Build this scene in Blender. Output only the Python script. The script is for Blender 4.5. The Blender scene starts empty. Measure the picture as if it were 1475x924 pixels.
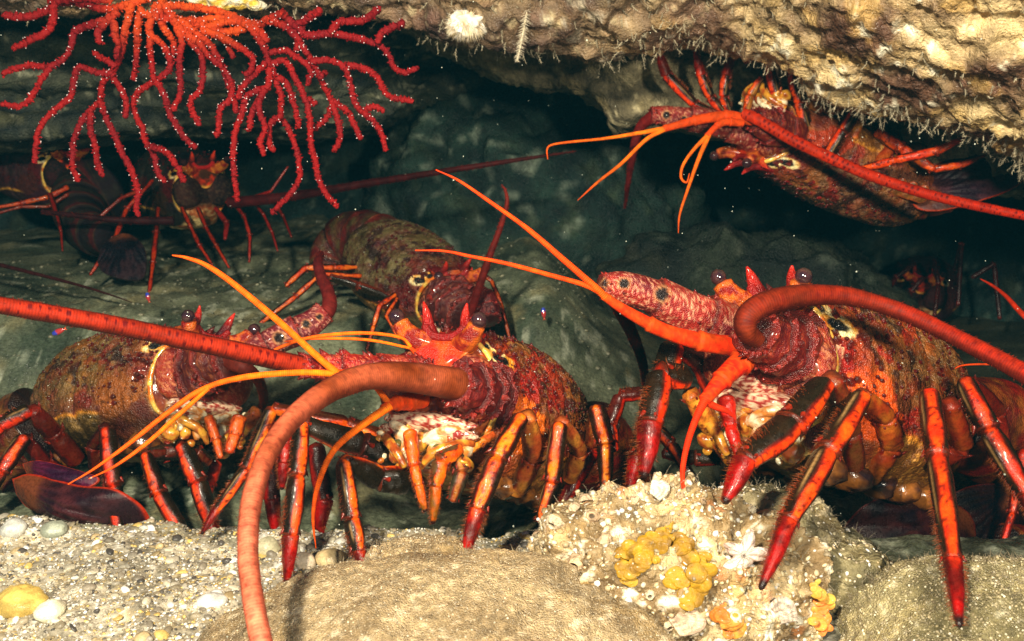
import bpy, math, random
import numpy as np
R = math.radians
sc = bpy.context.scene
COL = sc.collection
rng = np.random.default_rng(7)
random.seed(7)

# ------------------------------------------------------------------ camera
TILT = R(14.0)
CAMZ = 0.30
FPX = 1400.0                    # focal length in photo pixels (photo 1475 x 924)
cam_d = bpy.data.cameras.new("camera")
cam = bpy.data.objects.new("camera", cam_d)
COL.objects.link(cam)
cam.location = (0, 0, CAMZ)
cam.rotation_euler = (math.pi / 2 - TILT, 0, 0)
cam_d.sensor_width = 36.0
cam_d.lens = 36.0 * FPX / 1475.0
cam_d.clip_start = 0.01
cam_d.clip_end = 50.0
cam_d.dof.use_dof = True
cam_d.dof.focus_distance = 0.62
cam_d.dof.aperture_fstop = 15.0
sc.camera = cam

# ------------------------------------------------------------------ water light
w = bpy.data.worlds.new("World"); sc.world = w; w.use_nodes = True
nt = w.node_tree
bg = nt.nodes["Background"]
sky = nt.nodes.new("ShaderNodeTexSky"); sky.sky_type = 'NISHITA'; sky.sun_disc = False
sky.sun_elevation = R(50); sky.sun_rotation = R(200)
mx = nt.nodes.new("ShaderNodeMix"); mx.data_type = 'RGBA'; mx.blend_type = 'MULTIPLY'
mx.inputs[0].default_value = 1.0
mx.inputs[7].default_value = (0.12, 0.55, 0.75, 1)
nt.links.new(sky.outputs[0], mx.inputs[6]); nt.links.new(mx.outputs[2], bg.inputs[0])
bg.inputs[1].default_value = 0.035

def strobe(name, loc, target, power, size, col):
    l = bpy.data.lights.new(name, 'AREA'); l.shape = 'DISK'; l.size = size
    l.energy = power; l.color = col
    o = bpy.data.objects.new(name, l); COL.objects.link(o)
    o.location = loc
    from mathutils import Vector
    o.rotation_euler = (Vector(target) - Vector(loc)).to_track_quat('-Z', 'Y').to_euler()
    return o
strobe("strobe_left", (-0.18, -0.03, 0.56), (-0.06, 0.75, 0.12), 13.5, 0.05, (1.0, 0.88, 0.68))
strobe("strobe_right", (0.24, -0.03, 0.38), (0.26, 0.8, 0.24), 5.2, 0.05, (1.0, 0.88, 0.68))

sc.view_settings.view_transform = 'Standard'
sc.view_settings.look = 'None'
sc.view_settings.exposure = 0.0
sc.view_settings.gamma = 1.0
sc.view_settings.use_curve_mapping = False
sc.render.engine = 'CYCLES'
sc.cycles.use_denoising = True
sc.cycles.max_bounces = 6
sc.cycles.sample_clamp_indirect = 4.0

# ------------------------------------------------------------------ helpers
Fv = np.array([0, math.cos(TILT), -math.sin(TILT)])
Uv = np.array([0, math.sin(TILT), math.cos(TILT)])
Xv = np.array([1.0, 0, 0])
C0 = np.array([0, 0, CAMZ])
def P(px, py, d):
    return C0 + d * (Fv + (px - 737.5) / FPX * Xv + (462 - py) / FPX * Uv)
def PP(lst):
    return np.array([P(*q[:3]) for q in lst])
def CD(x, y, z):
    v = x * Xv + y * Uv - z * Fv
    return v / np.linalg.norm(v)
def nrm(v):
    v = np.asarray(v, float)
    n = np.linalg.norm(v, axis=-1, keepdims=True)
    return v / np.maximum(n, 1e-12)
def px2m(px, d): return px * d / FPX

def _hash(ix, iy, iz, seed):
    h = (ix.astype(np.int64) * 374761393 + iy.astype(np.int64) * 668265263 + iz.astype(np.int64) * 2147483647 + seed * 1274126177) & 0xffffffff
    h = ((h ^ (h >> 13)) * 1274126177) & 0xffffffff
    h = ((h ^ (h >> 16)) * 2246822519) & 0xffffffff
    h = h ^ (h >> 15)
    return (h & 0xffffff) / float(0xffffff)
def vnoise(p, scale, seed=0):
    q = np.asarray(p) * scale
    i = np.floor(q); f = q - i
    f = f * f * f * (f * (f * 6 - 15) + 10)
    i = i.astype(np.int64)
    r = 0
    for dx in (0, 1):
        wx = f[..., 0] if dx else 1 - f[..., 0]
        for dy in (0, 1):
            wy = f[..., 1] if dy else 1 - f[..., 1]
            for dz in (0, 1):
                wz = f[..., 2] if dz else 1 - f[..., 2]
                r = r + wx * wy * wz * _hash(i[..., 0] + dx, i[..., 1] + dy, i[..., 2] + dz, seed)
    return r * 2 - 1
def fbm(p, scale, octv=4, seed=0, gain=0.5):
    a, r, t = 1.0, 0, 0
    for k in range(octv):
        r = r + a * vnoise(np.asarray(p) + 3.7 * k, scale * 2.03 ** k, seed + k * 17)
        t += a; a *= gain
    return r / t
def ridge(p, scale, octv=4, seed=0):
    a, r, t = 1.0, 0, 0
    for k in range(octv):
        r = r + a * (1 - 2 * np.abs(vnoise(np.asarray(p) + 1.3 * k, scale * 2.0 ** k, seed + k * 13)))
        t += a; a *= 0.5
    return r / t
def mixc(a, b, t):
    a = np.asarray(a, float); b = np.asarray(b, float)
    t = np.clip(np.asarray(t, float), 0, 1)
    if t.ndim: t = t[..., None]
    return a * (1 - t) + b * t
def sst(a, b, x):
    t = np.clip((x - a) / (b - a), 0, 1)
    return t * t * (3 - 2 * t)

def spline(pts, n):
    """Catmull-Rom through rows of pts (any columns), n samples, about even in length of the first three."""
    pts = np.asarray(pts, float)
    k = len(pts)
    if k == 2:
        t = np.linspace(0, 1, n)[:, None]
        return pts[0] * (1 - t) + pts[1] * t
    ext = np.vstack([2 * pts[0] - pts[1], pts, 2 * pts[-1] - pts[-2]])
    out = []
    m = 24
    for i in range(k - 1):
        p0, p1, p2, p3 = ext[i], ext[i + 1], ext[i + 2], ext[i + 3]
        t = np.linspace(0, 1, m, endpoint=(i == k - 2))[:, None]
        out.append(0.5 * ((2 * p1) + (-p0 + p2) * t + (2 * p0 - 5 * p1 + 4 * p2 - p3) * t ** 2 + (-p0 + 3 * p1 - 3 * p2 + p3) * t ** 3))
    out = np.vstack(out)
    s = np.r_[0, np.cumsum(np.linalg.norm(np.diff(out[:, :3], axis=0), axis=1))]
    q = np.linspace(0, s[-1], n)
    return np.stack([np.interp(q, s, out[:, c]) for c in range(out.shape[1])], 1)

class MB:
    def __init__(self):
        self.v, self.f4, self.f3, self.c, self.n = [], [], [], [], 0
    def add(self, v, f4=None, f3=None, col=(1, 1, 1)):
        v = np.asarray(v, float).reshape(-1, 3)
        c = np.asarray(col, float)
        if c.ndim == 1: c = np.tile(c[None], (len(v), 1))
        self.v.append(v); self.c.append(c.reshape(-1, 3))
        if f4 is not None and len(f4): self.f4.append(np.asarray(f4, int) + self.n)
        if f3 is not None and len(f3): self.f3.append(np.asarray(f3, int) + self.n)
        self.n += len(v)
    def build(self, name, mat, parent=None, smooth=True, label=None):
        v = np.vstack(self.v); c = np.vstack(self.c)
        me = bpy.data.meshes.new(name)
        f4 = np.vstack(self.f4) if self.f4 else np.zeros((0, 4), int)
        f3 = np.vstack(self.f3) if self.f3 else np.zeros((0, 3), int)
        me.vertices.add(len(v))
        org = np.zeros(3)
        if parent is not None:
            p = parent
            while p is not None:
                org = org + np.array(p.location); p = p.parent
        me.vertices.foreach_set("co", (v - org).astype(np.float32).ravel())
        nl = len(f4) * 4 + len(f3) * 3
        me.loops.add(nl)
        me.loops.foreach_set("vertex_index", np.r_[f4.ravel(), f3.ravel()].astype(np.int32))
        me.polygons.add(len(f4) + len(f3))
        ls = np.r_[np.arange(len(f4)) * 4, len(f4) * 4 + np.arange(len(f3)) * 3].astype(np.int32)
        me.polygons.foreach_set("loop_start", ls)
        me.polygons.foreach_set("use_smooth", np.full(len(ls), smooth))
        me.update(calc_edges=True)
        a = me.color_attributes.new("Col", 'FLOAT_COLOR', 'POINT')
        a.data.foreach_set("color", np.c_[np.clip(c, 0, 1), np.ones(len(c))].astype(np.float32).ravel())
        me.materials.append(mat)
        o = bpy.data.objects.new(name, me); COL.objects.link(o)
        if parent is not None: o.parent = parent
        if label: o["label"] = label
        return o

def grid_faces(nu, nv, wrap=False):
    i = np.arange(nu - 1)[:, None]; m = nv if wrap else nv - 1
    j = np.arange(m)[None]
    a = i * nv + j; b = i * nv + (j + 1) % nv
    return np.stack([a, b, b + nv, a + nv], -1).reshape(-1, 4)

def frames(c, hint):
    t = nrm(np.gradient(c, axis=0))
    n = np.zeros_like(c)
    h = np.asarray(hint, float)
    for i in range(len(c)):
        v = h - t[i] * np.dot(h, t[i])
        l = np.linalg.norm(v)
        if l < 0.15 and i: v = n[i - 1] - t[i] * np.dot(n[i - 1], t[i]); l = np.linalg.norm(v)
        elif i and l < 0.5:
            v = v / max(l, 1e-9) * 0.5 + n[i - 1]; v = v - t[i] * np.dot(v, t[i]); l = np.linalg.norm(v)
        n[i] = v / max(l, 1e-9)
        h = hint if l > 0.3 else n[i]
    return t, n, np.cross(t, n)

def tube(mb, c, r, sides=12, hint=None, flat=1.0, col=(1, 1, 1), cap=True, disp=None):
    """sweep; col may be a function(s01, ang, pts) -> (n,sides,3); ang 0 points at hint"""
    c = np.asarray(c, float); r = np.broadcast_to(np.asarray(r, float), (len(c),))
    if hint is None: hint = CD(0, 0.3, 1)
    t, n, b = frames(c, hint)
    a = np.arange(sides) / sides * 2 * math.pi
    rr = r[:, None] * np.ones(sides)[None]
    if disp is not None: rr = rr * disp(np.linspace(0, 1, len(c))[:, None] * np.ones(sides)[None], a[None] * np.ones(len(c))[:, None])
    v = c[:, None] + rr[..., None] * (np.cos(a)[None, :, None] * n[:, None] + flat * np.sin(a)[None, :, None] * b[:, None])
    if callable(col):
        cc = col(np.linspace(0, 1, len(c))[:, None] * np.ones(sides)[None], a[None] * np.ones(len(c))[:, None], v)
    else:
        cc = np.broadcast_to(np.asarray(col, float), v.shape) if np.ndim(col) == 1 else np.asarray(col)
    f = grid_faces(len(c), sides, True)
    vv = v.reshape(-1, 3); cc = np.asarray(cc).reshape(-1, 3)
    if cap:
        k = len(vv)
        vv = np.vstack([vv, c[0] - t[0] * r[0] * 0.35, c[-1] + t[-1] * r[-1] * 0.35])
        cc = np.vstack([cc, cc[0], cc[-1]])
        j = np.arange(sides); j2 = (j + 1) % sides
        o = (len(c) - 1) * sides
        f3 = np.vstack([np.stack([np.full(sides, k), j2, j], 1), np.stack([np.full(sides, k + 1), o + j, o + j2], 1)])
    else: f3 = None
    mb.add(vv, f, f3, cc)

def cones(mb, base, direc, length, rad, col, tip=None, sides=5):
    base = np.asarray(base, float).reshape(-1, 3); n = len(base)
    if n == 0: return
    d = nrm(np.broadcast_to(np.asarray(direc, float), base.shape))
    length = np.broadcast_to(np.asarray(length, float), (n,)); rad = np.broadcast_to(np.asarray(rad, float), (n,))
    ref = np.where(np.abs(d[:, 2:3]) < 0.9, np.array([[0, 0, 1.0]]), np.array([[1.0, 0, 0]]))
    x = nrm(np.cross(d, ref)); y = np.cross(d, x)
    a = np.arange(sides) / sides * 2 * math.pi
    ring = base[:, None] + rad[:, None, None] * (np.cos(a)[None, :, None] * x[:, None] + np.sin(a)[None, :, None] * y[:, None])
    ring = ring - d[:, None] * (length * 0.15)[:, None, None]
    mid = base[:, None] + (ring - base[:, None]) * 0.55 + d[:, None] * (length * 0.5)[:, None, None]
    top = base + d * length[:, None]
    v = np.concatenate([ring, mid, top[:, None]], 1)
    k = 2 * sides + 1
    j = np.arange(sides); j2 = (j + 1) % sides
    q = np.stack([j, j2, j2 + sides, j + sides], 1)
    tr = np.stack([j + sides, j2 + sides, np.full(sides, 2 * sides)], 1)
    off = (np.arange(n) * k)[:, None, None]
    col = np.broadcast_to(np.asarray(col, float), (n, 3)); tip = col if tip is None else np.broadcast_to(np.asarray(tip, float), (n, 3))
    cc = np.concatenate([np.repeat(col[:, None], sides, 1), np.repeat(((col + tip) / 2)[:, None], sides, 1), tip[:, None]], 1)
    mb.add(v.reshape(-1, 3), (q[None] + off).reshape(-1, 4), (tr[None] + off).reshape(-1, 3), cc.reshape(-1, 3))

def ell(mb, c, ax, col, nu=12, nv=18, dn=0.0, seed=0, ns=100):
    """ellipsoid with axis vectors ax (3,3 rows)"""
    th = np.linspace(0.02, math.pi - 0.02, nu)[:, None]; ph = np.arange(nv)[None] / nv * 2 * math.pi
    d = np.stack([np.sin(th) * np.cos(ph), np.sin(th) * np.sin(ph), np.cos(th) * np.ones_like(ph)], -1)
    v = d @ np.asarray(ax, float)
    p = v + np.asarray(c)
    if dn: p = np.asarray(c) + v * (1 + dn * fbm(p, ns, 3, seed))[..., None]
    cc = col(p) if callable(col) else np.broadcast_to(np.asarray(col, float), p.shape)
    mb.add(p, grid_faces(nu, nv, True), None, np.asarray(cc).reshape(-1, 3))

_ico = {}
def ico(sub):
    if sub not in _ico:
        import bmesh
        bm = bmesh.new(); bmesh.ops.create_icosphere(bm, subdivisions=sub, radius=1)
        _ico[sub] = (np.array([q.co[:] for q in bm.verts]), np.array([[q.index for q in f.verts] for f in bm.faces]))
        bm.free()
    return _ico[sub]

def empty(name, loc, label=None, cat=None, group=None, kind=None):
    o = bpy.data.objects.new(name, None); COL.objects.link(o); o.location = loc
    o.empty_display_size = 0.01
    return tag(o, label, cat, group, kind)
def tag(o, label=None, cat=None, group=None, kind=None):
    if label: o["label"] = label
    if cat: o["category"] = cat
    if group: o["group"] = group
    if kind: o["kind"] = kind
    return o

# ------------------------------------------------------------------ materials
def material(name, rough=0.5, rvar=0.1, ns=120, amp=0.35, bump=0.3, bscale=400, bkind='noise', coat=0.0, sss=0.0, spec=0.5, bdist=0.001, glint=0.0, cg=1.0):
    m = bpy.data.materials.new(name); m.use_nodes = True
    n = m.node_tree.nodes; l = m.node_tree.links
    b = n["Principled BSDF"]
    at = n.new("ShaderNodeAttribute"); at.attribute_name = "Col"
    tc = n.new("ShaderNodeTexCoord")
    no = n.new("ShaderNodeTexNoise"); no.inputs["Scale"].default_value = ns; no.inputs["Detail"].default_value = 6
    no.inputs["Roughness"].default_value = 0.65
    l.new(tc.outputs["Object"], no.inputs["Vector"])
    mr = n.new("ShaderNodeMapRange"); mr.inputs[1].default_value = 0.25; mr.inputs[2].default_value = 0.75
    mr.inputs[3].default_value = 1 - amp; mr.inputs[4].default_value = 1 + amp
    l.new(no.outputs["Fac"], mr.inputs[0])
    hs = n.new("ShaderNodeVectorMath"); hs.operation = 'SCALE'
    gm = n.new("ShaderNodeGamma"); gm.inputs[1].default_value = cg; l.new(at.outputs["Color"], gm.inputs[0]); l.new(gm.outputs[0], hs.inputs[0]); l.new(mr.outputs[0], hs.inputs["Scale"])
    l.new(hs.outputs[0], b.inputs["Base Color"])
    if bkind == 'noise':
        bn = n.new("ShaderNodeTexNoise"); bn.inputs["Scale"].default_value = bscale; bn.inputs["Detail"].default_value = 5
        hsrc = bn.outputs["Fac"]
    else:
        bn = n.new("ShaderNodeTexVoronoi"); bn.inputs["Scale"].default_value = bscale
        hsrc = bn.outputs["Distance"]
    l.new(tc.outputs["Object"], bn.inputs["Vector"])
    bp = n.new("ShaderNodeBump"); bp.inputs["Strength"].default_value = bump; bp.inputs["Distance"].default_value = bdist
    if bkind != 'noise': bp.invert = True
    l.new(hsrc, bp.inputs["Height"]); l.new(bp.outputs[0], b.inputs["Normal"])
    rr = n.new("ShaderNodeMapRange"); rr.inputs[1].default_value = 0.3; rr.inputs[2].default_value = 0.7
    rr.inputs[3].default_value = max(rough - rvar, 0.02); rr.inputs[4].default_value = rough + rvar
    if glint:
        gv = n.new("ShaderNodeTexVoronoi"); gv.inputs["Scale"].default_value = glint
        l.new(tc.outputs["Object"], gv.inputs["Vector"])
        sx = n.new("ShaderNodeSeparateColor"); l.new(gv.outputs["Color"], sx.inputs[0])
        l.new(sx.outputs[0], rr.inputs[0])
    else:
        l.new(no.outputs["Fac"], rr.inputs[0])
    l.new(rr.outputs[0], b.inputs["Roughness"])
    b.inputs["Specular IOR Level"].default_value = spec
    b.inputs["Coat Weight"].default_value = coat
    b.inputs["Coat Roughness"].default_value = 0.12
    if sss:
        b.inputs["Subsurface Weight"].default_value = sss
        b.inputs["Subsurface Radius"].default_value = (0.004, 0.0015, 0.0008)
        b.inputs["Subsurface Scale"].default_value = 1.0
    return m
M_shell = material("lobster_shell", 0.40, 0.16, 330, 0.5, 0.7, 800, 'vor', coat=0.22, bdist=0.0014, spec=0.4, cg=1.48)
M_leg = material("lobster_leg", 0.30, 0.12, 420, 0.45, 0.5, 1300, 'noise', coat=0.12, bdist=0.0008, spec=0.3, cg=1.40)
M_ped = material("antenna_base_shell", 0.38, 0.12, 350, 0.35, 0.7, 1100, 'vor', coat=0.25, bdist=0.0012, cg=1.45)
M_flag = material("antenna_ringed", 0.6, 0.12, 220, 0.45, 0.25, 2000, 'noise', coat=0.0, bdist=0.0006, spec=0.12, cg=1.42)
M_mouth = material("mouthpart_shell", 0.16, 0.08, 300, 0.4, 0.5, 500, 'noise', coat=0.6, bdist=0.001, cg=1.25)
M_dull = material("shade_matt_shell", 0.85, 0.1, 260, 0.5, 0.5, 700, 'noise', bdist=0.001, spec=0.1, cg=1.1)  # matt copy of the shell, takes the gloss off lobsters in shade
M_eye = material("eye_gloss", 0.06, 0.02, 300, 0.1, 0.0, 500, coat=1.0)
M_coral = material("gorgonian_skin", 0.6, 0.1, 500, 0.3, 0.6, 1500, 'vor', bdist=0.0008, spec=0.25, cg=1.35)
M_polyp = material("white_polyp", 0.35, 0.05, 500, 0.1, 0.1, 900)
M_rock = material("cave_rock", 0.6, 0.25, 160, 0.6, 1.0, 420, 'noise', bdist=0.004, glint=300, cg=1.15)
M_crust = material("crusted_rock", 0.45, 0.25, 120, 0.5, 1.0, 420, 'noise', bdist=0.003, glint=500, cg=1.15)
M_sandy = material("sand_coated_rock", 0.5, 0.3, 300, 0.45, 1.0, 1100, 'vor', bdist=0.0012, glint=900)
M_sand = material("coarse_sand", 0.5, 0.3, 260, 0.6, 0.6, 500, 'noise', bdist=0.002, glint=700)
M_stone = material("wet_stone", 0.35, 0.25, 600, 0.3, 0.5, 900, 'noise', bdist=0.0008)
M_sponge = material("sponge_flesh", 0.5, 0.1, 250, 0.35, 0.7, 500, "noise", coat=0.05, bdist=0.0015, spec=0.3)
M_hydroid = material("hydroid_threads", 0.6, 0.1, 500, 0.25, 0.2, 900)
# ================================================================== sea floor, walls, rocks
def sheet(rows, nu, nv):
    """control rows of (px,py,d) -> smooth world grid"""
    g = np.array([PP(r) for r in rows])                       # (R,C,3)
    g = np.stack([spline(g[i], nv) for i in range(len(g))])   # even along the rows
    g = np.stack([spline(g[:, j], nu) for j in range(nv)], 1)
    return g
def disp_sheet(g, fn):
    tu = np.gradient(g, axis=0); tv = np.gradient(g, axis=1)
    n = nrm(np.cross(tv, tu))
    # towards the camera
    s = np.sign(np.sum(n * (C0 - g), -1, keepdims=True).mean())
    return g + n * s * fn(g)[..., None], n * s
def rockcol(p, a, b, c, seed, s=18, white=0.0, wcol=(0.8, 0.75, 0.6), s2=90):
    f = fbm(p, s, 5, seed); f2 = fbm(p, s2, 4, seed + 50)
    col = mixc(a, b, 0.5 + 1.5 * f)
    col = mixc(col, np.broadcast_to(c, col.shape), 0.5 * sst(0.1, 0.5, fbm(p, s * 1.7, 4, seed + 9)))
    col = col * (1 + 0.6 * f2)[..., None]
    if white: col = mixc(col, np.broadcast_to(wcol, col.shape), white * sst(0.28, 0.5, f2 + 0.3 * fbm(p, s * 0.6, 2, seed + 77)))
    return np.clip(col, 0.005, 0.95)

# ---- floor as one height field
def floor_z(x, y):
    p = np.stack([x, y, 0 * x], -1)
    z = 0.0 * x
    z = z - 0.022 * sst(0.61, 0.67, y) * sst(0.05, -0.05, x)
    z = z + 0.095 * sst(0.70, 1.0, y + 0.10 * fbm(p, 5, 3, 3)) * sst(0.30, 0.0, x)        # shelf rising on the left
    z = z - 0.05 * sst(0.02, 0.12, x) * sst(0.56, 0.75, y)                                  # dark hollow on the right
    z = z - 0.02 * sst(-0.32, -0.15, x) * sst(0.60, 0.66, y) * sst(0.95, 0.75, y)
    z = z + 0.012 * fbm(p, 12, 4, 5) + 0.004 * fbm(p, 60, 3, 8)
    return z
nx, ny = 620, 520
yy = np.r_[np.linspace(-0.3, 0.40, 40)[:-1], np.linspace(0.40, 0.80, 320)[:-1], np.linspace(0.80, 2.2, 162)]
xx = np.r_[np.linspace(-1.9, -0.55, 50)[:-1], np.linspace(-0.55, 0.45, 520)[:-1], np.linspace(0.45, 1.9, 52)]
X, Y = np.meshgrid(xx, yy)
Z = floor_z(X, Y) + 0.0012 * fbm(np.stack([X, Y, 0 * X], -1), 300, 3, 21)
pts = np.stack([X, Y, Z], -1)
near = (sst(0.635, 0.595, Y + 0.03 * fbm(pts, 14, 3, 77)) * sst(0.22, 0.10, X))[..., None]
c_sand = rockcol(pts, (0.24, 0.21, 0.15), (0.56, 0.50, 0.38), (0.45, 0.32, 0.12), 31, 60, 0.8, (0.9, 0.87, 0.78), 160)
c_shelf = (0.35 + 0.65 * sst(0.20, 0.05, X)[..., None]) * rockcol(pts, (0.05, 0.07, 0.045), (0.19, 0.21, 0.13), (0.32, 0.27, 0.13), 33, 18, 0.7, (0.45, 0.48, 0.36), 75)  # shelf colour darkened towards the right, shade painted in
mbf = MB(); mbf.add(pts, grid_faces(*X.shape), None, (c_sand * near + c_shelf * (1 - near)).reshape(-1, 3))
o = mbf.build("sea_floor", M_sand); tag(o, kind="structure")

# ---- far cave wall
rows = []
for py, d in ((760, 1.62), (560, 1.60), (420, 1.62), (260, 1.66), (130, 1.62), (-20, 1.45), (-300, 1.2)):
    rows.append([(px, py, d - 0.35 * abs((px - 700) / 1300.0) ** 2) for px in (-1100, -600, -100, 300, 700, 1100, 1500, 2000, 2500)])
g = sheet(rows, 220, 420)
g, _ = disp_sheet(g, lambda p: 0.10 * fbm(p, 4, 5, 41) + 0.03 * ridge(p * [1, 1, 0.4], 9, 4, 44))
mbw = MB(); mbw.add(g, grid_faces(220, 420), None, rockcol(g, (0.008, 0.034, 0.038), (0.030, 0.076, 0.066), (0.11, 0.13, 0.07), 43, 14, 0.4, (0.35, 0.4, 0.3), 60).reshape(-1, 3))  # dark teal in the rock colour stands for red absorbed by water
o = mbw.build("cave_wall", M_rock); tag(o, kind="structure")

def boulder(name, px, py, d, rad, seed, amp, colf, mat, sub=6, ns=12, label=None, cat="rock", extra=None, rot=0.0, kind=None, group=None):
    v, f = ico(sub)
    c = P(px, py, d)
    r = np.array(rad)
    v2 = v * r
    cr, sr = math.cos(rot), math.sin(rot)
    v2 = v2 @ np.array([[cr, sr, 0], [-sr, cr, 0], [0, 0, 1]])
    p = c + v2
    k = 1 + amp * fbm(p, ns, 5, seed, 0.55)
    k = k + 0.5 * amp * ridge(p, ns * 1.6, 4, seed + 5)
    p = c + v2 * k[:, None]
    if extra is not None: p = p + nrm(v) * extra(p)[:, None]
    m = MB(); m.add(p, None, f, colf(p))
    o = m.build(name, mat); o.location = 0, 0, 0
    # origin to the base
    base = np.array([c[0], c[1], p[:, 2].min()])
    co = (p - base).astype(np.float32)
    o.data.vertices.foreach_set("co", co.ravel()); o.data.update(); o.location = base
    return tag(o, label, cat, group, kind), p, f

# boulders in the middle distance, light lost in water painted as dark teal
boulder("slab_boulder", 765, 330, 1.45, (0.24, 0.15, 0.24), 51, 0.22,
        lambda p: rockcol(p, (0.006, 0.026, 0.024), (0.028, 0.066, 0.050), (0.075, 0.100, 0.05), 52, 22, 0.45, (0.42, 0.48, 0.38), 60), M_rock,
        label="large boulder coloured with the green of the water, leaning in the middle of the dark cave")
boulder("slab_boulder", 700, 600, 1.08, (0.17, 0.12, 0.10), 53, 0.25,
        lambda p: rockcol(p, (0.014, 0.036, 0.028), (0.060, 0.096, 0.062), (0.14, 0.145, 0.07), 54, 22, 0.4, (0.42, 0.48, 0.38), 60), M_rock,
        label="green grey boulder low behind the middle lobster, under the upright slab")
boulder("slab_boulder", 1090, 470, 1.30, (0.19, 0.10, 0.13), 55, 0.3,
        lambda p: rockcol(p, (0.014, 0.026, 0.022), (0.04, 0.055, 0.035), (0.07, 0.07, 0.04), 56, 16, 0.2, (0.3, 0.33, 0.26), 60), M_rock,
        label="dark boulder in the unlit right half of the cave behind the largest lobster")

# ---- layered ledge upper left (behind the gorgonian)
rows = [[(px, py0 + dy, d + dd) for (px, py0, d) in ((-700, 0, 1.0), (-250, 0, 1.02), (0, 0, 1.05), (150, -8, 1.07), (300, -10, 1.10), (450, -8, 1.13), (560, -22, 1.17), (640, -72, 1.24), (760, -92, 1.32), (900, -110, 1.4), (1100, -130, 1.45))]
        for dy, dd in ((-260, -0.12), (-60, -0.02), (30, 0.02), (60, -0.01), (95, 0.03), (120, 0.02), (150, 0.05), (178, 0.03), (198, 0.06), (206, 0.16), (198, 0.34), (190, 0.5))]
g = sheet(rows, 200, 420)
g, _ = disp_sheet(g, lambda p: 0.022 * fbm(p * [0.6, 1, 2.6], 11, 5, 61) + 0.008 * ridge(p * [0.7, 1, 2.4], 26, 4, 62) + 0.003 * fbm(p, 110, 3, 63))
m = MB(); m.add(g, grid_faces(200, 420), None, rockcol(g * [0.5, 1, 2.0], (0.02, 0.032, 0.032), (0.12, 0.13, 0.09), (0.20, 0.19, 0.09), 64, 30, 0.8, (0.5, 0.5, 0.36), 110).reshape(-1, 3))
o = m.build("rock_ledge", M_rock); tag(o, kind="structure")

# ---- brown hanging rock the inverted lobster clings to
rows = [[(px, y0 + (y1 - y0) * t, d + dd) for (px, y0, y1, d) in
         ((560, -30, 40, 1.12), (680, -20, 92, 1.08), (780, 0, 118, 1.04), (850, 10, 142, 1.00), (900, 20, 188, 0.99), (960, 20, 182, 0.99), (1040, 20, 190, 1.0), (1130, 20, 205, 1.0), (1250, 20, 235, 0.98), (1400, 20, 262, 0.95), (1700, 20, 300, 0.93), (2300, 20, 340, 0.9))]
        for t, dd in ((-1.2, -0.1), (-0.2, -0.03), (0.15, 0.0), (0.4, -0.01), (0.65, 0.01), (0.85, 0.01), (1.0, 0.03), (1.03, 0.10), (0.95, 0.25), (0.9, 0.5))]
g = sheet(rows, 170, 340)
g, _ = disp_sheet(g, lambda p: 0.018 * fbm(p * [0.8, 1, 1.6], 16, 5, 71) + 0.006 * ridge(p, 50, 4, 72) + 0.003 * fbm(p, 120, 3, 73))
m = MB(); m.add(g, grid_faces(170, 340), None, rockcol(g, (0.14, 0.12, 0.075), (0.36, 0.31, 0.19), (0.42, 0.34, 0.17), 74, 26, 0.7, (0.75, 0.66, 0.42), 110).reshape(-1, 3))
o = m.build("hanging_rock", M_rock); tag(o, kind="structure")

# ---- bright overhang across the top, crusted with bryozoans
LIP = [(-500, -40, 0.84), (-100, -25, 0.84), (60, -14, 0.85), (200, -4, 0.86), (300, 6, 0.86), (420, 4, 0.86), (520, -2, 0.86), (600, 10, 0.85), (640, 34, 0.84), (700, 52, 0.84), (760, 50, 0.84),
       (850, 54, 0.84), (940, 44, 0.83), (1010, 50, 0.83), (1080, 62, 0.82), (1150, 84, 0.80), (1200, 118, 0.79), (1260, 140, 0.78), (1330, 152, 0.77), (1410, 172, 0.76), (1480, 200, 0.75), (1600, 260, 0.73), (1900, 330, 0.7), (2500, 430, 0.66)]
rows = []
for t, dd, in ((-5.0, -0.30), (-2.0, -0.16), (-0.9, -0.09), (-0.45, -0.05), (-0.15, -0.02), (0.0, 0.0), (0.10, 0.03), (0.06, 0.10), (-0.15, 0.22), (-0.4, 0.45)):
    rows.append([(px, py + 120 * t, d + dd) for (px, py, d) in LIP])
g = sheet(rows, 300, 900)
gbase = g
g, nn = disp_sheet(g, lambda p: 0.018 * fbm(p * [0.8, 1, 1.5], 14, 5, 81) + 0.010 * ridge(p * [0.8, 1, 1.3], 40, 5, 82) + 0.0055 * fbm(p, 120, 4, 83))
OVER = g; OVERN = nn
ca = rockcol(g, (0.17, 0.09, 0.055), (0.80, 0.62, 0.34), (0.86, 0.58, 0.20), 84, 24, 1.0, (0.95, 0.90, 0.72), 75)
# the left and middle stretch of the lip is purple brown crust, the right pale tan
leftish = sst(0.30, 0.02, g[..., 0])[..., None]
cb = rockcol(g, (0.10, 0.065, 0.06), (0.30, 0.21, 0.13), (0.36, 0.20, 0.14), 85, 30, 0.55, (0.9, 0.8, 0.5), 90)
m = MB(); m.add(g, grid_faces(300, 900), None, np.clip(ca * (1 - leftish * 0.75) + cb * leftish * 0.75, 0, 0.95).reshape(-1, 3))
o = m.build("rock_overhang", M_crust); tag(o, kind="structure")

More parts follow.
